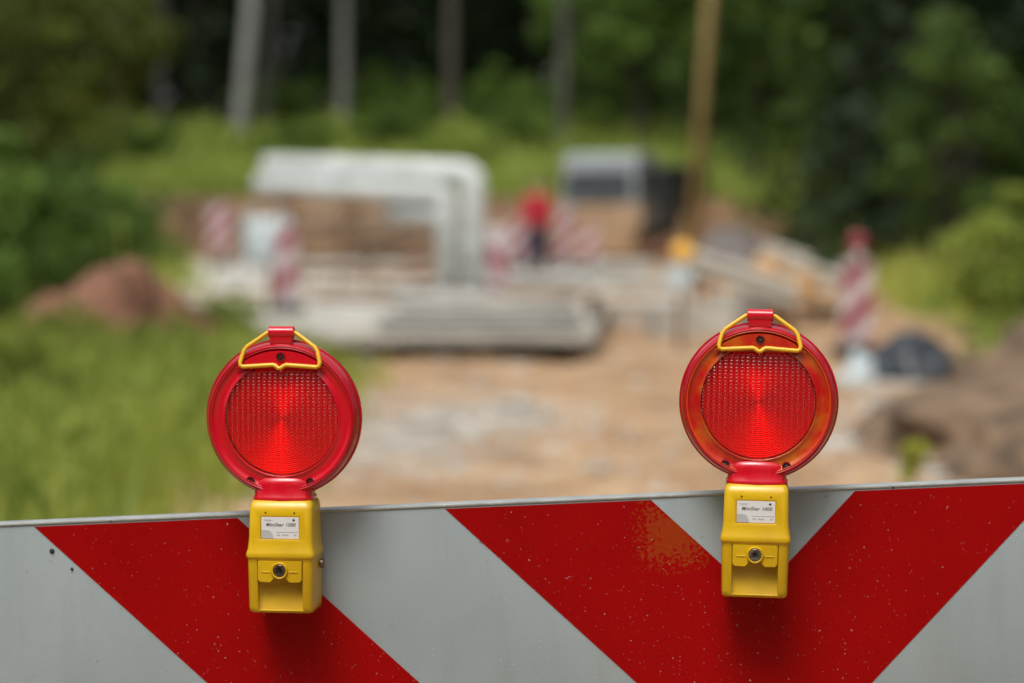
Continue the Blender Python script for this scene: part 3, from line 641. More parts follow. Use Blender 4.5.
def person():
    t = empty('person', (X(537, 45), 45, deck_z(45) + .012), (0, 0, R(12)), 'person in red jacket and dark navy trousers standing beyond the slabs', 'person')
    J = [(0, 0, .95), (0, 0, 1.15), (0, 0, 1.36), (0, 0, 1.47), (0, -.01, 1.56), (0, -.015, 1.66), (0, -.01, 1.735)]
    rad = [(.15, .11), (.145, .105), (.16, .11), .06, (.068, .08), (.078, .095), (.05, .06)]
    E = [(i, i + 1) for i in range(6)]
    for s in (-1, 1):
        b = len(J); J += [(s * .19, 0, 1.40), (s * .25, .03, 1.13), (s * .23, -.10, .90), (s * .225, -.13, .82)]; rad += [.062, .045, .034, (.022, .04)]
        E += [(2, b), (b, b + 1), (b + 1, b + 2), (b + 2, b + 3)]
        for q, (dx, dz) in enumerate(((-.024, .075), (-.008, .085), (.008, .08), (.024, .065))):
            c = len(J); J += [(s * .225, -.13 + dx, .82 - dz * .5), (s * .215, -.135 + dx, .82 - dz)]; rad += [.009, .008]; E += [(b + 3, c), (c, c + 1)]
        c = len(J); J += [(s * .20, -.165, .82), (s * .195, -.18, .785)]; rad += [.011, .009]; E += [(b + 3, c), (c, c + 1)]
        b = len(J); J += [(s * .10, 0, .86), (s * .12, -.01, .48), (s * .13, .02, .09), (s * .14, -.15, .04)]; rad += [.088, .058, .043, (.04, .035)]
        E += [(0, b), (b, b + 1), (b + 1, b + 2), (b + 2, b + 3)]
    skin_mesh('body', J, E, rad, M['skin'], t)
    J = [(0, 0, .78), (0, 0, 1.12), (0, 0, 1.36), (0, 0, 1.455)]; rad = [(.215, .16), (.20, .15), (.205, .14), (.08, .08)]; E = [(0, 1), (1, 2), (2, 3)]
    for s in (-1, 1):
        b = len(J); J += [(s * .19, 0, 1.40), (s * .25, .03, 1.13), (s * .232, -.09, .915)]; rad += [.09, .076, .058]; E += [(2, b), (b, b + 1), (b + 1, b + 2)]
    skin_mesh('jacket', J, E, rad, M['cloth_red'], t)
    J = [(0, 0, .95)]; rad = [(.165, .125)]; E = []
    for s in (-1, 1):
        b = len(J); J += [(s * .10, 0, .84), (s * .12, -.01, .48), (s * .13, .02, .10)]; rad += [.122, .105, .095]; E += [(0, b), (b, b + 1), (b + 1, b + 2)]
    skin_mesh('trousers', J, E, rad, M['cloth_navy'], t)
    for s in (-1, 1):
        bm = bmesh.new(); abox(bm, (s * .135, -.06, .045), (.10, .29, .09), .035, 3); obj('shoe', bm, M['black_rubber'], t, True)
    bm = bmesh.new(); bmesh.ops.create_uvsphere(bm, u_segments=20, v_segments=12, radius=1)
    for v in bm.verts:
        v.co = Vector((v.co.x * .092, v.co.y * .11 + .012, v.co.z * .10 + 1.675))
        if v.co.y < -.05 and v.co.z < 1.69: v.co.y = -.05
    obj('hair', bm, M['hair'], t, True)
    for s in (-1, 1):
        bm = bmesh.new(); bmesh.ops.create_uvsphere(bm, u_segments=8, v_segments=6, radius=.012, matrix=Matrix.Translation((s * .032, -.1, 1.645))); obj('eye', bm, M['glass_dark'], t, True)
    bm = bmesh.new(); tube(bm, [(0, -.095, 1.65), (0, -.118, 1.615), (0, -.1, 1.605)], [.008, .014, .008], 8); obj('nose', bm, M['skin'], t, True)
    bm = bmesh.new(); abox(bm, (0, -.098, 1.575), (.05, .012, .012), .004); obj('mouth', bm, mat('lips', (.35, .12, .1), .5), t)
person()

# ------------------------------------------------------------------ the barrier board
YAW, ROLL, LYAW = R(1.5), R(2.7), R(6.3)
BM = Matrix.Rotation(-YAW, 4, 'Z') @ Matrix.Rotation(-ROLL, 4, 'Y')
DB = 3.32                                            # depth of the board face at the chevron
apex = P(752.7, 495.5, DB); BW = Matrix.Translation(apex) @ BM
bnrm = (BM.to_3x3() @ Vector((0, -1, 0))).normalized()
def on_board(px, py, off=0.0):
    """point where the sight line meets the plane off metres in front of the board face"""
    o = Vector((0, 0, CAMH)); d = P(px, py, 1) - o; q = apex + bnrm * off
    return o + d * ((q - o).dot(bnrm) / d.dot(bnrm))
def board_uv(px, py):
    q = BW.inverted() @ on_board(px, py); return q.x, q.z
def white_face():
    m, t, b = new_mat('white_sheeting'); N = t.nodes.new; L = t.links.new; tc = N('ShaderNodeTexCoord')
    n = N('ShaderNodeTexNoise'); n.inputs['Scale'].default_value = 4; n.inputs['Detail'].default_value = 8; L(tc.outputs['Object'], n.inputs[0])
    r = N('ShaderNodeValToRGB'); r.color_ramp.elements[0].position = .3; r.color_ramp.elements[1].position = .7
    r.color_ramp.elements[0].color = (.25, .295, .31, 1); r.color_ramp.elements[1].color = (.305, .35, .362, 1); L(n.outputs[0], r.inputs[0])
    v = N('ShaderNodeTexNoise'); v.inputs['Scale'].default_value = 55; v.inputs['Detail'].default_value = 3; L(tc.outputs['Object'], v.inputs[0])
    k = N('ShaderNodeMapRange'); k.inputs[1].default_value = .70; k.inputs[2].default_value = .78; L(v.outputs[0], k.inputs[0])
    x = N('ShaderNodeMix'); x.data_type = 'RGBA'; L(k.outputs[0], x.inputs[0]); L(r.outputs[0], x.inputs[6]); x.inputs[7].default_value = (.12, .13, .13, 1)
    mp = N('ShaderNodeMapping'); mp.inputs['Scale'].default_value = (22, 1, 2.2); L(tc.outputs['Object'], mp.inputs[0]); sn = N('ShaderNodeTexNoise'); sn.inputs['Scale'].default_value = 1; sn.inputs['Detail'].default_value = 6; L(mp.outputs[0], sn.inputs[0])
    sk = N('ShaderNodeMapRange'); sk.inputs[1].default_value = .52; sk.inputs[2].default_value = .8; sk.inputs[4].default_value = .3; L(sn.outputs[0], sk.inputs[0])
    y = N('ShaderNodeMix'); y.data_type = 'RGBA'; L(sk.outputs[0], y.inputs[0]); L(x.outputs[2], y.inputs[6]); y.inputs[7].default_value = (.19, .20, .18, 1)
    L(y.outputs[2], b.inputs['Base Color']); b.inputs['Roughness'].default_value = .42
    hx = N('ShaderNodeTexVoronoi'); hx.inputs['Scale'].default_value = 420; L(tc.outputs['Object'], hx.inputs['Vector'])
    bp = N('ShaderNodeBump'); bp.inputs['Strength'].default_value = .12; bp.inputs['Distance'].default_value = .001; L(hx.outputs[0], bp.inputs['Height']); L(bp.outputs[0], b.inputs['Normal'])
    return m
def red_face():
    m, t, b = new_mat('red_sheeting'); N = t.nodes.new; L = t.links.new; tc = N('ShaderNodeTexCoord')
    n = N('ShaderNodeTexNoise'); n.inputs['Scale'].default_value = 5; n.inputs['Detail'].default_value = 8; L(tc.outputs['Object'], n.inputs[0])
    r = N('ShaderNodeValToRGB'); r.color_ramp.elements[0].position = .3; r.color_ramp.elements[1].position = .7
    r.color_ramp.elements[0].color = (.26, .0004, .001, 1); r.color_ramp.elements[1].color = (.32, .0006, .0015, 1); L(n.outputs[0], r.inputs[0])
    # rusty worn patch
    sx = N('ShaderNodeSeparateXYZ'); L(tc.outputs['Object'], sx.inputs[0])
    u0, w0 = board_uv(672, 535)
    def M_(op, a, b_=None, c=None):
        q = N('ShaderNodeMath'); q.operation = op
        for i, v in enumerate((a, b_, c)):
            if v is None: continue
            if isinstance(v, (int, float)): q.inputs[i].default_value = v
            else: L(v, q.inputs[i])
        return q.outputs[0]
    du = M_('ABSOLUTE', M_('DIVIDE', M_('SUBTRACT', sx.outputs[0], u0), .052)); dw = M_('ABSOLUTE', M_('DIVIDE', M_('SUBTRACT', sx.outputs[2], w0), .050))
    edge = M_('SUBTRACT', 1.12, M_('POWER', M_('ADD', M_('POWER', du, 4.0), M_('POWER', dw, 4.0)), .25))
    n2 = N('ShaderNodeTexNoise'); n2.inputs['Scale'].default_value = 190; n2.inputs['Detail'].default_value = 5; L(tc.outputs['Object'], n2.inputs[0])
    k = N('ShaderNodeMapRange'); k.inputs[1].default_value = .56; k.inputs[2].default_value = .66; L(M_('ADD', M_('MULTIPLY', edge, .32), M_('MULTIPLY', n2.outputs[0], .95)), k.inputs[0])
    g = M_('MULTIPLY', k.outputs[0], M_('GREATER_THAN', edge, 0.0)); g = M_('MULTIPLY', g, .55)
    x = N('ShaderNodeMix'); x.data_type = 'RGBA'; L(g, x.inputs[0]); L(r.outputs[0], x.inputs[6]); x.inputs[7].default_value = (.30, .06, .008, 1)
    L(x.outputs[2], b.inputs['Base Color']); b.inputs['Roughness'].default_value = .42; b.inputs['Specular IOR Level'].default_value = .12
    hx = N('ShaderNodeTexVoronoi'); hx.inputs['Scale'].default_value = 420; L(tc.outputs['Object'], hx.inputs['Vector'])
    bp = N('ShaderNodeBump'); bp.inputs['Strength'].default_value = .1; bp.inputs['Distance'].default_value = .001; L(hx.outputs[0], bp.inputs['Height']); L(bp.outputs[0], b.inputs['Normal'])
    return m
M['white_face'] = white_face(); M['red_face'] = red_face()
M['alu'] = mat('alu', (.36, .38, .37), .5, .1, c2=(.29, .31, .30), scale=30, detail=8, bump=.15, bscale=200)
HW, BH, TOP = 1.40, .50, .0042            # half width, height; the rim above the stripes
board = empty('barrier_board', (0, 0, 0), (0, 0, 0), 'wide red and white chevron barrier board across the dirt track', 'barrier'); board.matrix_world = BW
bm = bmesh.new(); abox(bm, (0, .0125, TOP - BH / 2), (2 * HW, .025, BH), .002, 2); autosmooth(obj('panel', bm, M['white_face'], board))
bm = bmesh.new(); abox(bm, (0, .0125, TOP + .0004), (2 * HW + .004, .029, .0042), .0018, 2); autosmooth(obj('top_rim', bm, M['alu'], board))
bm = bmesh.new(); abox(bm, (0, .0125, TOP - BH - .0006), (2 * HW + .004, .030, .0052), .0018, 2); autosmooth(obj('bottom_rim', bm, M['alu'], board))
def stripe_piece(u0, u1, sgn):
    """a band whose top edge runs u0..u1 and which drifts outward->inward to the chevron, 45 degrees"""
    H = BH - .014
    poly = [(u0, 0), (u1, 0), (u1 + sgn * H, -H), (u0 + sgn * H, -H)]
    bm = bmesh.new(); bm.faces.new([bm.verts.new((a, 0, b)) for a, b in poly])
    for co, no in (((-(HW - .006), 0, 0), (-1, 0, 0)), ((HW - .006, 0, 0), (1, 0, 0)), ((0, 0, 0), (sgn, 0, 0))):
        g = bm.verts[:] + bm.edges[:] + bm.faces[:]
        if g: bmesh.ops.bisect_plane(bm, geom=g, plane_co=co, plane_no=no, clear_outer=True)
    if not bm.faces: bm.free(); return None
    r_ = bmesh.ops.extrude_face_region(bm, geom=bm.faces[:])
    for e in r_['geom']:
        if isinstance(e, bmesh.types.BMVert): e.co.y -= .0006
    bmesh.ops.recalc_face_normals(bm, faces=bm.faces[:]); return bm
SW = .2795
base = SW / 2
for k in range(5):
    a = base + 2 * k * SW
    for s in (-1, 1):
        u0, u1 = (-(a + SW) - .011 * (k > 0) - .004, -a - .012 * (k > 0)) if s < 0 else (a, a + SW)
        b_ = stripe_piece(u0, u1, -s)
        if b_: obj('stripe', b_, M['red_face'], board)
# dark holes / rivets
for px, py, r in ((52, 551, .0036), (72, 569, .0022), (893, 487, .002), (111, 521, .0016)):
    u, w_ = board_uv(px, py); bm = bmesh.new(); lathe(bm, [(0, -.0014), (r * .7, -.0012), (r, 0)], 14, 'Y', (u, -.0006, w_)); obj('rivet', bm, M['black_rubber'], board, True)
for s in (-1, 1):
    bm = bmesh.new(); abox(bm, (s * 1.15, .05, -.55), (.05, .05, 1.1), .004); obj('post', bm, M['steel'], board)
    bm = bmesh.new(); abox(bm, (s * 1.15, .05, -1.13), (.4, .8, .11), .02); obj('foot', bm, M['black_rubber'], board)
# rain drops on the sheeting
def drops():
    V, Fc = [], []; n0 = 0; bmd = bmesh.new(); lathe(bmd, [(1, 0), (.85, -.35), (.5, -.6), (.0001, -.7)], 8, 'Y'); bmd.verts.index_update(); bv = np.array([v.co[:] for v in bmd.verts]); bf = np.array([[v.index for v in f.verts] for f in bmd.faces]); bmd.free()
    for k in range(2200):
        u = rng.uniform(-1.1, .55); w_ = -rng.random() ** .8 * .30; r = rng.lognormal(math.log(.00040), .38)
        V.append(bv * [r, r, r * rng.uniform(.9, 1.5)] + [u, -.0005, w_]); Fc.append(bf + n0); n0 += len(bv)
    me = fast_mesh('raindrops', np.concatenate(V), np.concatenate(Fc)); m, t, b = new_mat('water'); b.inputs['Transmission Weight'].default_value = .75; b.inputs['IOR'].default_value = 1.33; b.inputs['Roughness'].default_value = .05; b.inputs['Base Color'].default_value = (.9, .93, .95, 1)
    o = link('raindrops', me, m, None, True); o.matrix_world = BW; tag(o, 'tiny raindrops spread over the barrier board', 'raindrops', kind='stuff')
drops()

# ------------------------------------------------------------------ the warning lamps
PX = 1.0 / (F / 3.285)                                 # metres per pixel at the lamps
def plastic(name, c, rough=.3, coat=.4, c2=None, sss=0):
    m = mat(name, c, rough, coat=coat, c2=c2, scale=9, bump=.015, bscale=160); b = m.node_tree.nodes['Principled BSDF']; b.inputs['Coat Roughness'].default_value = .12
    if sss: b.inputs['Subsurface Weight'].default_value = sss; b.inputs['Subsurface Radius'].default_value = (.01, .001, .001); b.inputs['Subsurface Scale'].default_value = .5
    return m
M['yellow'] = plastic('yellow_plastic', (.64, .40, .002), .36, .12, c2=(.50, .30, .002))
M['handle_yellow'] = plastic('handle_yellow', (.72, .40, .006), .36, .2)
M['red_plastic'] = plastic('red_plastic', (.56, .002, .014), .24, .22, sss=.0)
M['rim_red'] = plastic('rim_red', (.42, .001, .010), .2, .3)
M['dark_red'] = plastic('dark_red', (.20, .001, .006), .2, .5)
M['screw'] = mat('screw', (.10, .09, .085), .35, .8, c2=(.25, .22, .18), scale=300)
M['brass'] = mat('brass', (.22, .17, .10), .35, .9, c2=(.08, .06, .05), scale=200)
M['hole'] = mat('hole', (.008, .006, .006), .8)
M['paper'] = mat('paper', (.66, .66, .66), .55)
M['ink'] = mat('ink', (.05, .055, .06), .6); M['ink_grey'] = mat('ink_grey', (.36, .37, .39), .6); M['print_grey'] = mat('print_grey', (.42, .43, .45), .6)
def amber_ring():
    m, t, b = new_mat('aged_orange_red'); N = t.nodes.new; L = t.links.new; tc = N('ShaderNodeTexCoord')
    mp = N('ShaderNodeMapping'); mp.inputs['Scale'].default_value = (26, 26, 26); L(tc.outputs['Object'], mp.inputs[0])
    n = N('ShaderNodeTexNoise'); n.inputs['Scale'].default_value = 1; n.inputs['Detail'].default_value = 7; L(mp.outputs[0], n.inputs[0])
    r = N('ShaderNodeValToRGB'); e = r.color_ramp.elements; e[0].position = .40; e[0].color = (.46, .003, .004, 1); e[1].position = .66; e[1].color = (.50, .11, .003, 1); k = e.new(.5); k.color = (.48, .03, .003, 1)
    L(n.outputs[0], r.inputs[0]); L(r.outputs[0], b.inputs['Base Color']); b.inputs['Roughness'].default_value = .25; b.inputs['Coat Weight'].default_value = .5; b.inputs['Coat Roughness'].default_value = .1
    return m
M['aged'] = amber_ring(); M['orange_seam'] = plastic('orange_seam', (.62, .06, .004), .3, .2)
def lens_mat():
    m = bpy.data.materials.new('red_lens'); m.use_nodes = True; t = m.node_tree; t.nodes.clear(); N = t.nodes.new; L = t.links.new
    tr = N('ShaderNodeBsdfTransparent'); tr.inputs[0].default_value = (.84, .014, .055, 1)
    gl = N('ShaderNodeBsdfGlossy'); gl.inputs['Roughness'].default_value = .08
    df = N('ShaderNodeBsdfDiffuse'); df.inputs[0].default_value = (.66, .003, .018, 1)
    fr = N('ShaderNodeFresnel'); fr.inputs['IOR'].default_value = 1.65
    a = N('ShaderNodeMixShader'); a.inputs[0].default_value = .14; L(tr.outputs[0], a.inputs[1]); L(df.outputs[0], a.inputs[2])
    b = N('ShaderNodeMixShader'); ge = N('ShaderNodeNewGeometry'); iv = N('ShaderNodeMath'); iv.operation = 'SUBTRACT'; iv.inputs[0].default_value = 1.0; L(ge.outputs['Backfacing'], iv.inputs[1]); mu = N('ShaderNodeMath'); mu.operation = 'MULTIPLY'; L(fr.outputs[0], mu.inputs[0]); L(iv.outputs[0], mu.inputs[1]); L(mu.outputs[0], b.inputs[0]); L(a.outputs[0], b.inputs[1]); L(gl.outputs[0], b.inputs[2])
    o = N('ShaderNodeOutputMaterial'); L(b.outputs[0], o.inputs[0]); return m
M['lens'] = lens_mat()
M['reflector'] = mat('reflector', (.90, .010, .05), .50, .60)

def text_mesh(s, size, shear=0, bold=0, align='CENTER'):
    c = bpy.data.curves.new('txt', 'FONT'); c.body = s; c.size = size; c.shear = shear; c.offset = bold; c.extrude = .00012; c.align_x = align; c.align_y = 'CENTER'; c.space_character = 1.12
    o = bpy.data.objects.new('txt', c); col.objects.link(o); bpy.context.view_layer.update()
    me = bpy.data.meshes.new_from_object(o.evaluated_get(bpy.context.evaluated_depsgraph_get())); bpy.data.objects.remove(o)
    me.materials.clear(); me.transform(Matrix.Rotation(R(90), 4, 'X')); return me

def lamp(px, py, roll, label, aged, side_bolt):
    q = on_board(px, py, .074)
    base_ = q - bnrm * .070
    t = empty('warning_lamp', (0, 0, 0), (0, 0, 0), label, 'warning lamp', 'red warning lamps on the barrier')
    t.matrix_world = Matrix.Translation(base_) @ Matrix.Rotation(-LYAW, 4, 'Z') @ Matrix.Rotation(roll, 4, 'Y')
    u = PX
    FR = -.078                                         # front plane of the box
    # ---- battery box: outline loops from bottom to top (half width, front y, back y, z)
    bm = bmesh.new()
    lev = [(30.5, FR + .008, -.010, 0), (32.0, FR + .004, -.004, 2), (32.4, FR + .002, -.002, 6), (33.2, FR + .001, -.002, 50), (33.4, FR, -.002, 55), (34.5, FR - .0020, -.002, 56), (34.8, FR - .0026, -.002, 58.5), (34.0, FR - .0018, -.002, 61.5), (33.2, FR - .0002, -.002, 64.5), (32.6, FR + .001, -.002, 71),
           (32.2, FR + .002, -.002, 76), (31.6, FR + .004, -.003, 104), (30.9, FR + .007, -.006, 109), (28.5, FR + .011, -.012, 112)]
    rings = []
    for hw, fy, by, z in lev:
        hw *= u; r = .0075; ring = []
        for cx, cy, a0 in ((hw - r, fy + r, -90), (hw - r, by - r, 0), (-hw + r, by - r, 90), (-hw + r, fy + r, 180)):
            for k in range(5):
                a = R(a0 + 90 * k / 4); ring.append(bm.verts.new((cx + r * math.cos(a), cy + r * math.sin(a), z * u)))
        rings.append(ring)
    for a, b in zip(rings, rings[1:]):
        n = len(a)
        for k in range(n): bm.faces.new((a[k], a[(k + 1) % n], b[(k + 1) % n], b[k]))
    bm.faces.new(rings[0][::-1]); bm.faces.new(rings[-1]); bmesh.ops.recalc_face_normals(bm, faces=bm.faces[:])
    box = obj('battery_box', bm, M['yellow'], t)
    # carve the open bay below the latch and the shallow label recess
    def cutter(pts2d, y0, y1, slope=0):
        b2 = bmesh.new(); a = [b2.verts.new((p_[0] * u, y0, p_[1] * u)) for p_ in pts2d]; c_ = [b2.verts.new((p_[0] * u, y1 + slope * (p_[1] / 60.0), p_[1] * u)) for p_ in pts2d]; n = len(a)
        b2.faces.new(a); b2.faces.new(c_[::-1])
        for k in range(n): b2.faces.new((a[k], a[(k + 1) % n], c_[(k + 1) % n], c_[k]))
        bmesh.ops.recalc_face_normals(b2, faces=b2.faces[:]); me = bpy.data.meshes.new('cut'); b2.to_mesh(me); b2.free(); o = bpy.data.objects.new('cut', me); col.objects.link(o); o.parent = t; return o
    cuts = [cutter([(-23.0, 53.5), (-22.6, 3.0), (22.6, 3.0), (23.0, 53.5)], FR - .02, FR + .0105, .013), cutter([(-19.6, 97.2), (-19.6, 74.0), (19.6, 74.0), (19.6, 97.2)], FR - .02, FR + .0042)]
    for c_ in cuts:
        md = box.modifiers.new('b', 'BOOLEAN'); md.object = c_; md.solver = 'EXACT'
    bv_ = box.modifiers.new('bev', 'BEVEL'); bv_.width = .0009; bv_.segments = 2; bv_.limit_method = 'ANGLE'; bv_.angle_limit = R(40)
    bpy.context.view_layer.update(); me = bpy.data.meshes.new_from_object(box.evaluated_get(bpy.context.evaluated_depsgraph_get()))
    box.modifiers.clear(); box.data = me; autosmooth(box, 38)
    for c_ in cuts: bpy.data.objects.remove(c_)
    # latch flap with a round notch for the lock
    pts = [(-22, 53), (-22, 33.5), (-20, 31), (-9.5, 31), (-6, 36)]
    arc = [(-8.2 * math.cos(a), 43 - 8.2 * math.sin(a)) for a in (.95,)]
    pts = [(-22.2, 53.3), (-22.2, 34), (-20, 31.5), (-9.5, 31.3), (-6.8, 34.2), (-5.2, 37), (5.2, 37), (6.8, 34.2), (9.5, 31.3), (20, 31.5), (22.2, 34), (22.2, 53.3)]
    bm = bmesh.new(); bm.faces.new([bm.verts.new((a * u, FR + .0035, b * u)) for a, b in pts]); r_ = bmesh.ops.extrude_face_region(bm, geom=bm.faces[:])
    for e in r_['geom']:
        if isinstance(e, bmesh.types.BMVert): e.co.y -= .0045
    bmesh.ops.recalc_face_normals(bm, faces=bm.faces[:]); bmesh.ops.bevel(bm, geom=[e for e in bm.edges if e.calc_face_angle(0) > .6], offset=.0008, segments=2, affect='EDGES')
    flap = autosmooth(obj('latch', bm, M['yellow'], t))
    for s in (-1, 1):
        bm = bmesh.new(); abox(bm, (s * 14 * u, FR - .0012, 42.0 * u), (9 * u, .0014, 1.4 * u), .0005); obj('ridge', bm, M['yellow'], flap)
    # collar and lock screw
    bm = bmesh.new(); lathe(bm, [(6.4 * u, FR - .0005), (8.4 * u, FR - .001), (8.4 * u, FR - .0036), (7.6 * u, FR - .0046), (6.5 * u, FR - .0040), (6.3 * u, FR - .001)], 32, 'Y', (0, 0, 43.5 * u)); autosmooth(obj('lock_collar', bm, M['yellow'], t), 50)
    bm = bmesh.new(); lathe(bm, [(6.35 * u, FR - .001), (6.3 * u, FR - .0034), (5.6 * u, FR - .0042), (3.6 * u, FR - .0036), (3.0 * u, FR - .0012), (0.0001, FR - .0010)], 32, 'Y', (0, 0, 43.5 * u))
    lk = autosmooth(obj('lock_screw', bm, M['brass'] if not aged else M['screw'], t), 40)
    bm = bmesh.new(); lathe(bm, [(.0001, FR - .0016), (2.6 * u, FR - .0015)], 6, 'Y', (0, 0, 43.5 * u)); obj('socket', bm, M['hole'], lk)
    if not aged:
        for k in range(7):
            a = k * 2 * math.pi / 7; bm = bmesh.new(); lathe(bm, [(.0001, -.0002), (.9 * u, 0)], 10, 'Y', (4.6 * u * math.cos(a), FR - .0041, 43.5 * u + 4.6 * u * math.sin(a))); obj('pin_hole', bm, M['hole'], lk)
    # side bolt on the right flank
    bm = bmesh.new(); lathe(bm, [(.0001, 38.4 * u), (4.2 * u, 38.2 * u), (4.9 * u, 37.2 * u), (4.9 * u, 34.6 * u), (3 * u, 34.4 * u), (3 * u, 32.5 * u)], 20, 'X', (0, FR + .048, 46 * u)); 
    if side_bolt: autosmooth(obj('side_bolt', bm, M['brass'], t))
    else: bm.free()
    # two pin marks over the label, label with its print
    for s in (-1, 1):
        bm = bmesh.new(); lathe(bm, [(.0001, -.0003), (.9 * u, 0)], 10, 'Y', (s * 14.5 * u, FR + .0030, 100.8 * u)); obj('pin_hole', bm, M['hole'], t)
    yl = FR + .0040; zl = 85.6 * u
    bm = bmesh.new(); abox(bm, (0, yl, zl), (37.6 * u, .0006, 21.6 * u), .0002); lab = obj('label_plate', bm, M['paper'], t)
    def ink(s, x, z, size, m, **k): link('lettering', text_mesh(s, size * u, **k), m, lab, False, (x * u, yl - .0005, zl + z * u))
    ink('MiniStar 1000', 0.6, 3.1, 4.7, M['ink'], shear=.25, bold=.00006)
    ink('nissen', -12.5, 7.9, 2.9, M['ink_grey'])
    bm = bmesh.new(); lathe(bm, [(.0001, 0), (1.25 * u, 0)], 14, 'Y', (13.8 * u, yl - .0005, zl + 7.9 * u)); obj('dot', bm, M['ink'], lab)
    bm = bmesh.new(); vs = [(-18.7, -10.7), (-18.7, -2.2), (-13, -2.4)] + [(-13 + 6.3 * math.sin(a), -10.7 + 8.3 * math.cos(a)) for a in np.linspace(.25, 1.55, 8)]
    bm.faces.new([bm.verts.new((a * u, yl - .0005, zl + b * u)) for a, b in vs]); obj('grey_corner', bm, M['print_grey'], lab)
    bm = bmesh.new(); abox(bm, (6.8 * u, yl - .0004, zl - 4.2 * u), (22 * u, .0002, .55 * u)); obj('rule', bm, M['ink_grey'], lab)
    for x0_, w__ in ((-1.6, 3.4), (5.2, 6.5), (15.2, 2.6)):
        bm = bmesh.new(); abox(bm, (x0_ * u, yl - .0004, zl - 7.1 * u), (w__ * u, .0002, 1.5 * u)); obj('small_print', bm, M['print_grey'], lab)
    # ---- neck
    yc = -.040; zc = 193.3 * u
    bm = bmesh.new(); lathe(bm, [(29.4 * u, 111 * u), (30.6 * u, 112.5 * u), (30.6 * u, 115 * u), (29.4 * u, 116 * u), (29.0 * u, 126 * u), (28.2 * u, 130.5 * u), (25.5 * u, 134 * u), (19 * u, 136.8 * u), (8 * u, 138 * u)], 48, 'Z', (0, 0, 0), True, True)
    for v in bm.verts:
        rr_ = math.hypot(v.co.x, v.co.y) or 1; sn = v.co.y / rr_
        v.co.y = math.copysign(rr_ * .71 * abs(sn) ** .4, sn) - .0385
    autosmooth(obj('neck', bm, M['red_plastic'], t), 45)
    # ---- lens housing
    r_ = lambda k: k * u
    prof = [(.0001, -.006), (r_(52), -.008), (r_(66), -.014), (r_(73), -.022), (r_(76.6), -.034), (r_(77.2), -.038), (r_(78.9), -.0385), (r_(78.9), -.0435), (r_(77.4), -.044), (r_(77), -.049), (r_(75.4), -.058), (r_(73.6), -.0625), (r_(72.4), -.0640), (r_(71.2), -.0625)]
    bm = bmesh.new(); lathe(bm, prof, 96, 'Y', (0, 0, zc)); hs_ = autosmooth(obj('lens_housing', bm, M['rim_red'], t), 40)
    bm = bmesh.new(); lathe(bm, [(r_(71.3), -.0626), (r_(70.9), -.0632), (r_(70.1), -.0632), (r_(69.7), -.0615)], 96, 'Y', (0, 0, zc)); obj('seam_ring', bm, M['orange_seam'] if aged else M['red_plastic'], t, True)
    bm = bmesh.new(); lathe(bm, [(r_(69.8), -.0618), (r_(69.2), -.0600), (r_(59), -.0603), (r_(58.3), -.0618), (r_(57.4), -.0620), (r_(56.8), -.0612), (r_(56.8), -.055)], 96, 'Y', (0, 0, zc))
    obj('bezel', bm, M['aged'] if aged else M['red_plastic'], t, True)
    # top panel: a raised segment above the handle chord
    hz = 50
    seg = [(68.2 * math.sin(a), 68.2 * math.cos(a)) for a in np.linspace(-math.acos(hz / 68.2), math.acos(hz / 68.2), 24)]
    bm = bmesh.new(); bm.faces.new([bm.verts.new((a * u, -.0628, b * u + zc)) for a, b in seg]); e_ = bmesh.ops.extrude_face_region(bm, geom=bm.faces[:])
    for e in e_['geom']:
        if isinstance(e, bmesh.types.BMVert): e.co.y += -.0022
    bmesh.ops.recalc_face_normals(bm, faces=bm.faces[:]); bmesh.ops.bevel(bm, geom=[e for e in bm.edges if e.calc_face_angle(0) > .8], offset=.0009, segments=2, affect='EDGES'); autosmooth(obj('top_panel', bm, M['aged'] if aged else M['red_plastic'], t), 40)
    # reflector with concentric grooves
    g = [(.0001, -.0535)]; k = 0; pitch = 2.0
    while (k + 1) * pitch < 56.5:
        g += [((k + .45) * pitch * u, -.0535 - .00074), ((k + 1) * pitch * u, -.0535)]; k += 1
    bm = bmesh.new(); lathe(bm, g, 96, 'Y', (0, 0, zc)); obj('reflector', bm, M['reflector'], t, False)
    # lens: dome covered with small pillow prisms
    rr = 57.0; cx_, cz_ = 5.5, 3.35; st = 6
    nx_ = int(2 * rr / cx_ * st); nz_ = int(2 * rr / cz_ * st)
    xs = np.linspace(-rr, rr, nx_); zs = np.linspace(-rr, rr, nz_); XX, ZZ = np.meshgrid(xs, zs); RR = np.hypot(XX, ZZ)
    YY = -.0612 - .0048 * (1 - (np.minimum(RR, rr) / rr) ** 2) - .00108 * (.5 + .5 * np.cos(2 * np.pi * XX / cx_)) * (.5 + .5 * np.cos(2 * np.pi * ZZ / cz_))
    i = np.arange(nx_ * nz_).reshape(nz_, nx_); Q = np.stack([i[:-1, :-1], i[:-1, 1:], i[1:, 1:], i[1:, :-1]], -1).reshape(-1, 4)
    ok = (RR.ravel() < rr)[Q].all(1) & ~((ZZ.ravel() > hz - 1)[Q].any(1)); Q = Q[ok]; used = np.unique(Q); mp = np.zeros(nx_ * nz_, int); mp[used] = np.arange(len(used))
    V = np.stack([XX * u, YY, ZZ * u + zc], -1).reshape(-1, 3)[used]
    link('lens', fast_mesh('lens', V, mp[Q]), M['lens'], t, True)
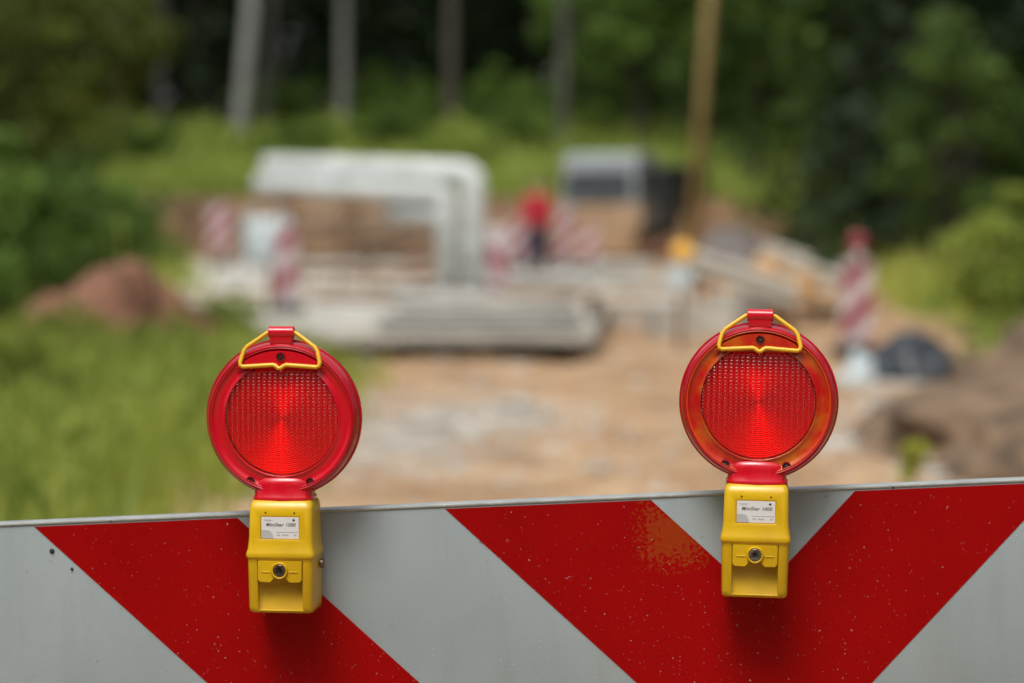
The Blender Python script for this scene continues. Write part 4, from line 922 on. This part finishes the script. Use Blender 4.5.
    # screws
    for a, b in ((-31.5, -62), (29, -62.5), (0.5, 67.3 - 5)):
        bm = bmesh.new(); yy = -.0618 if b < 0 else -.0652; lathe(bm, [(4.6 * u, yy + .001), (4.6 * u, yy - .0012), (3.4 * u, yy - .0016), (3.2 * u, yy + .0005)], 20, 'Y', (a * u, 0, zc + b * u)); sc = autosmooth(obj('screw', bm, M['dark_red'], t))
        bm = bmesh.new(); lathe(bm, [(3.3 * u, yy - .0002), (.0001, yy - .0006)], 20, 'Y', (a * u, 0, zc + b * u)); obj('recess', bm, M['hole'], sc)
        bm = bmesh.new(); lathe(bm, [(1.5 * u, yy - .0004), (1.2 * u, yy - .0014), (.0001, yy - .0015)], 12, 'Y', (a * u, 0, zc + b * u)); autosmooth(obj('pin', bm, M['screw'] if aged else M['dark_red'], sc))
    # hinge block
    yb = -.052
    bm = bmesh.new(); abox(bm, (0, yb, zc + 81 * u), (22.5 * u, 12 * u, 13 * u), .0014, 2); autosmooth(obj('hinge', bm, M['red_plastic'], t))
    bm = bmesh.new(); lathe(bm, [(.0001, -12.7 * u), (5.6 * u, -12.7 * u), (6.1 * u, -12 * u), (6.1 * u, 12 * u), (5.6 * u, 12.7 * u), (.0001, 12.7 * u)], 24, 'X', (0, yb - .002, zc + 86 * u)); autosmooth(obj('hinge_barrel', bm, M['red_plastic'], t))
    # handle
    H = [(-12, 86), (-14.5, 85.3), (-34, 72), (-37, 68), (-40, 56.5), (-39.6, 53.7), (-37, 52.3), (-7, 54.3), (-4.5, 53.6), (-1.2, 51.1), (1.2, 51.1), (4.5, 53.6), (7, 54.3), (37, 52.3), (39.6, 53.7), (40.2, 56.5), (37, 68), (34, 72), (14.5, 85.3), (12, 86)]
    pts = []
    for i_, (a, b) in enumerate(H):
        tt = (b - 51) / 35; pts.append((a * u, -.0705 + .0165 * max(0, tt) ** 1.0 * 1.0, zc + b * u))
    c0 = pts; fin = [Vector(c0[0])]
    for a, b in zip(c0, c0[1:]):
        a, b = Vector(a), Vector(b); n = 3 if (b - a).length > .01 else 1
        for k in range(1, n + 1): fin.append(a.lerp(b, k / n))
    bm = bmesh.new(); tube(bm, fin, 2.15 * u, 12); obj('handle', bm, M['handle_yellow'], t, True)
    return t
lamp(285.6, 613.0, R(-.1), 'all red warning lamp over the left red stripe, its yellow box showing a side bolt', False, True)
lamp(758.5, 597.5, R(.9), 'red warning lamp with aged orange lens rim, at the point of the chevron', True, False)
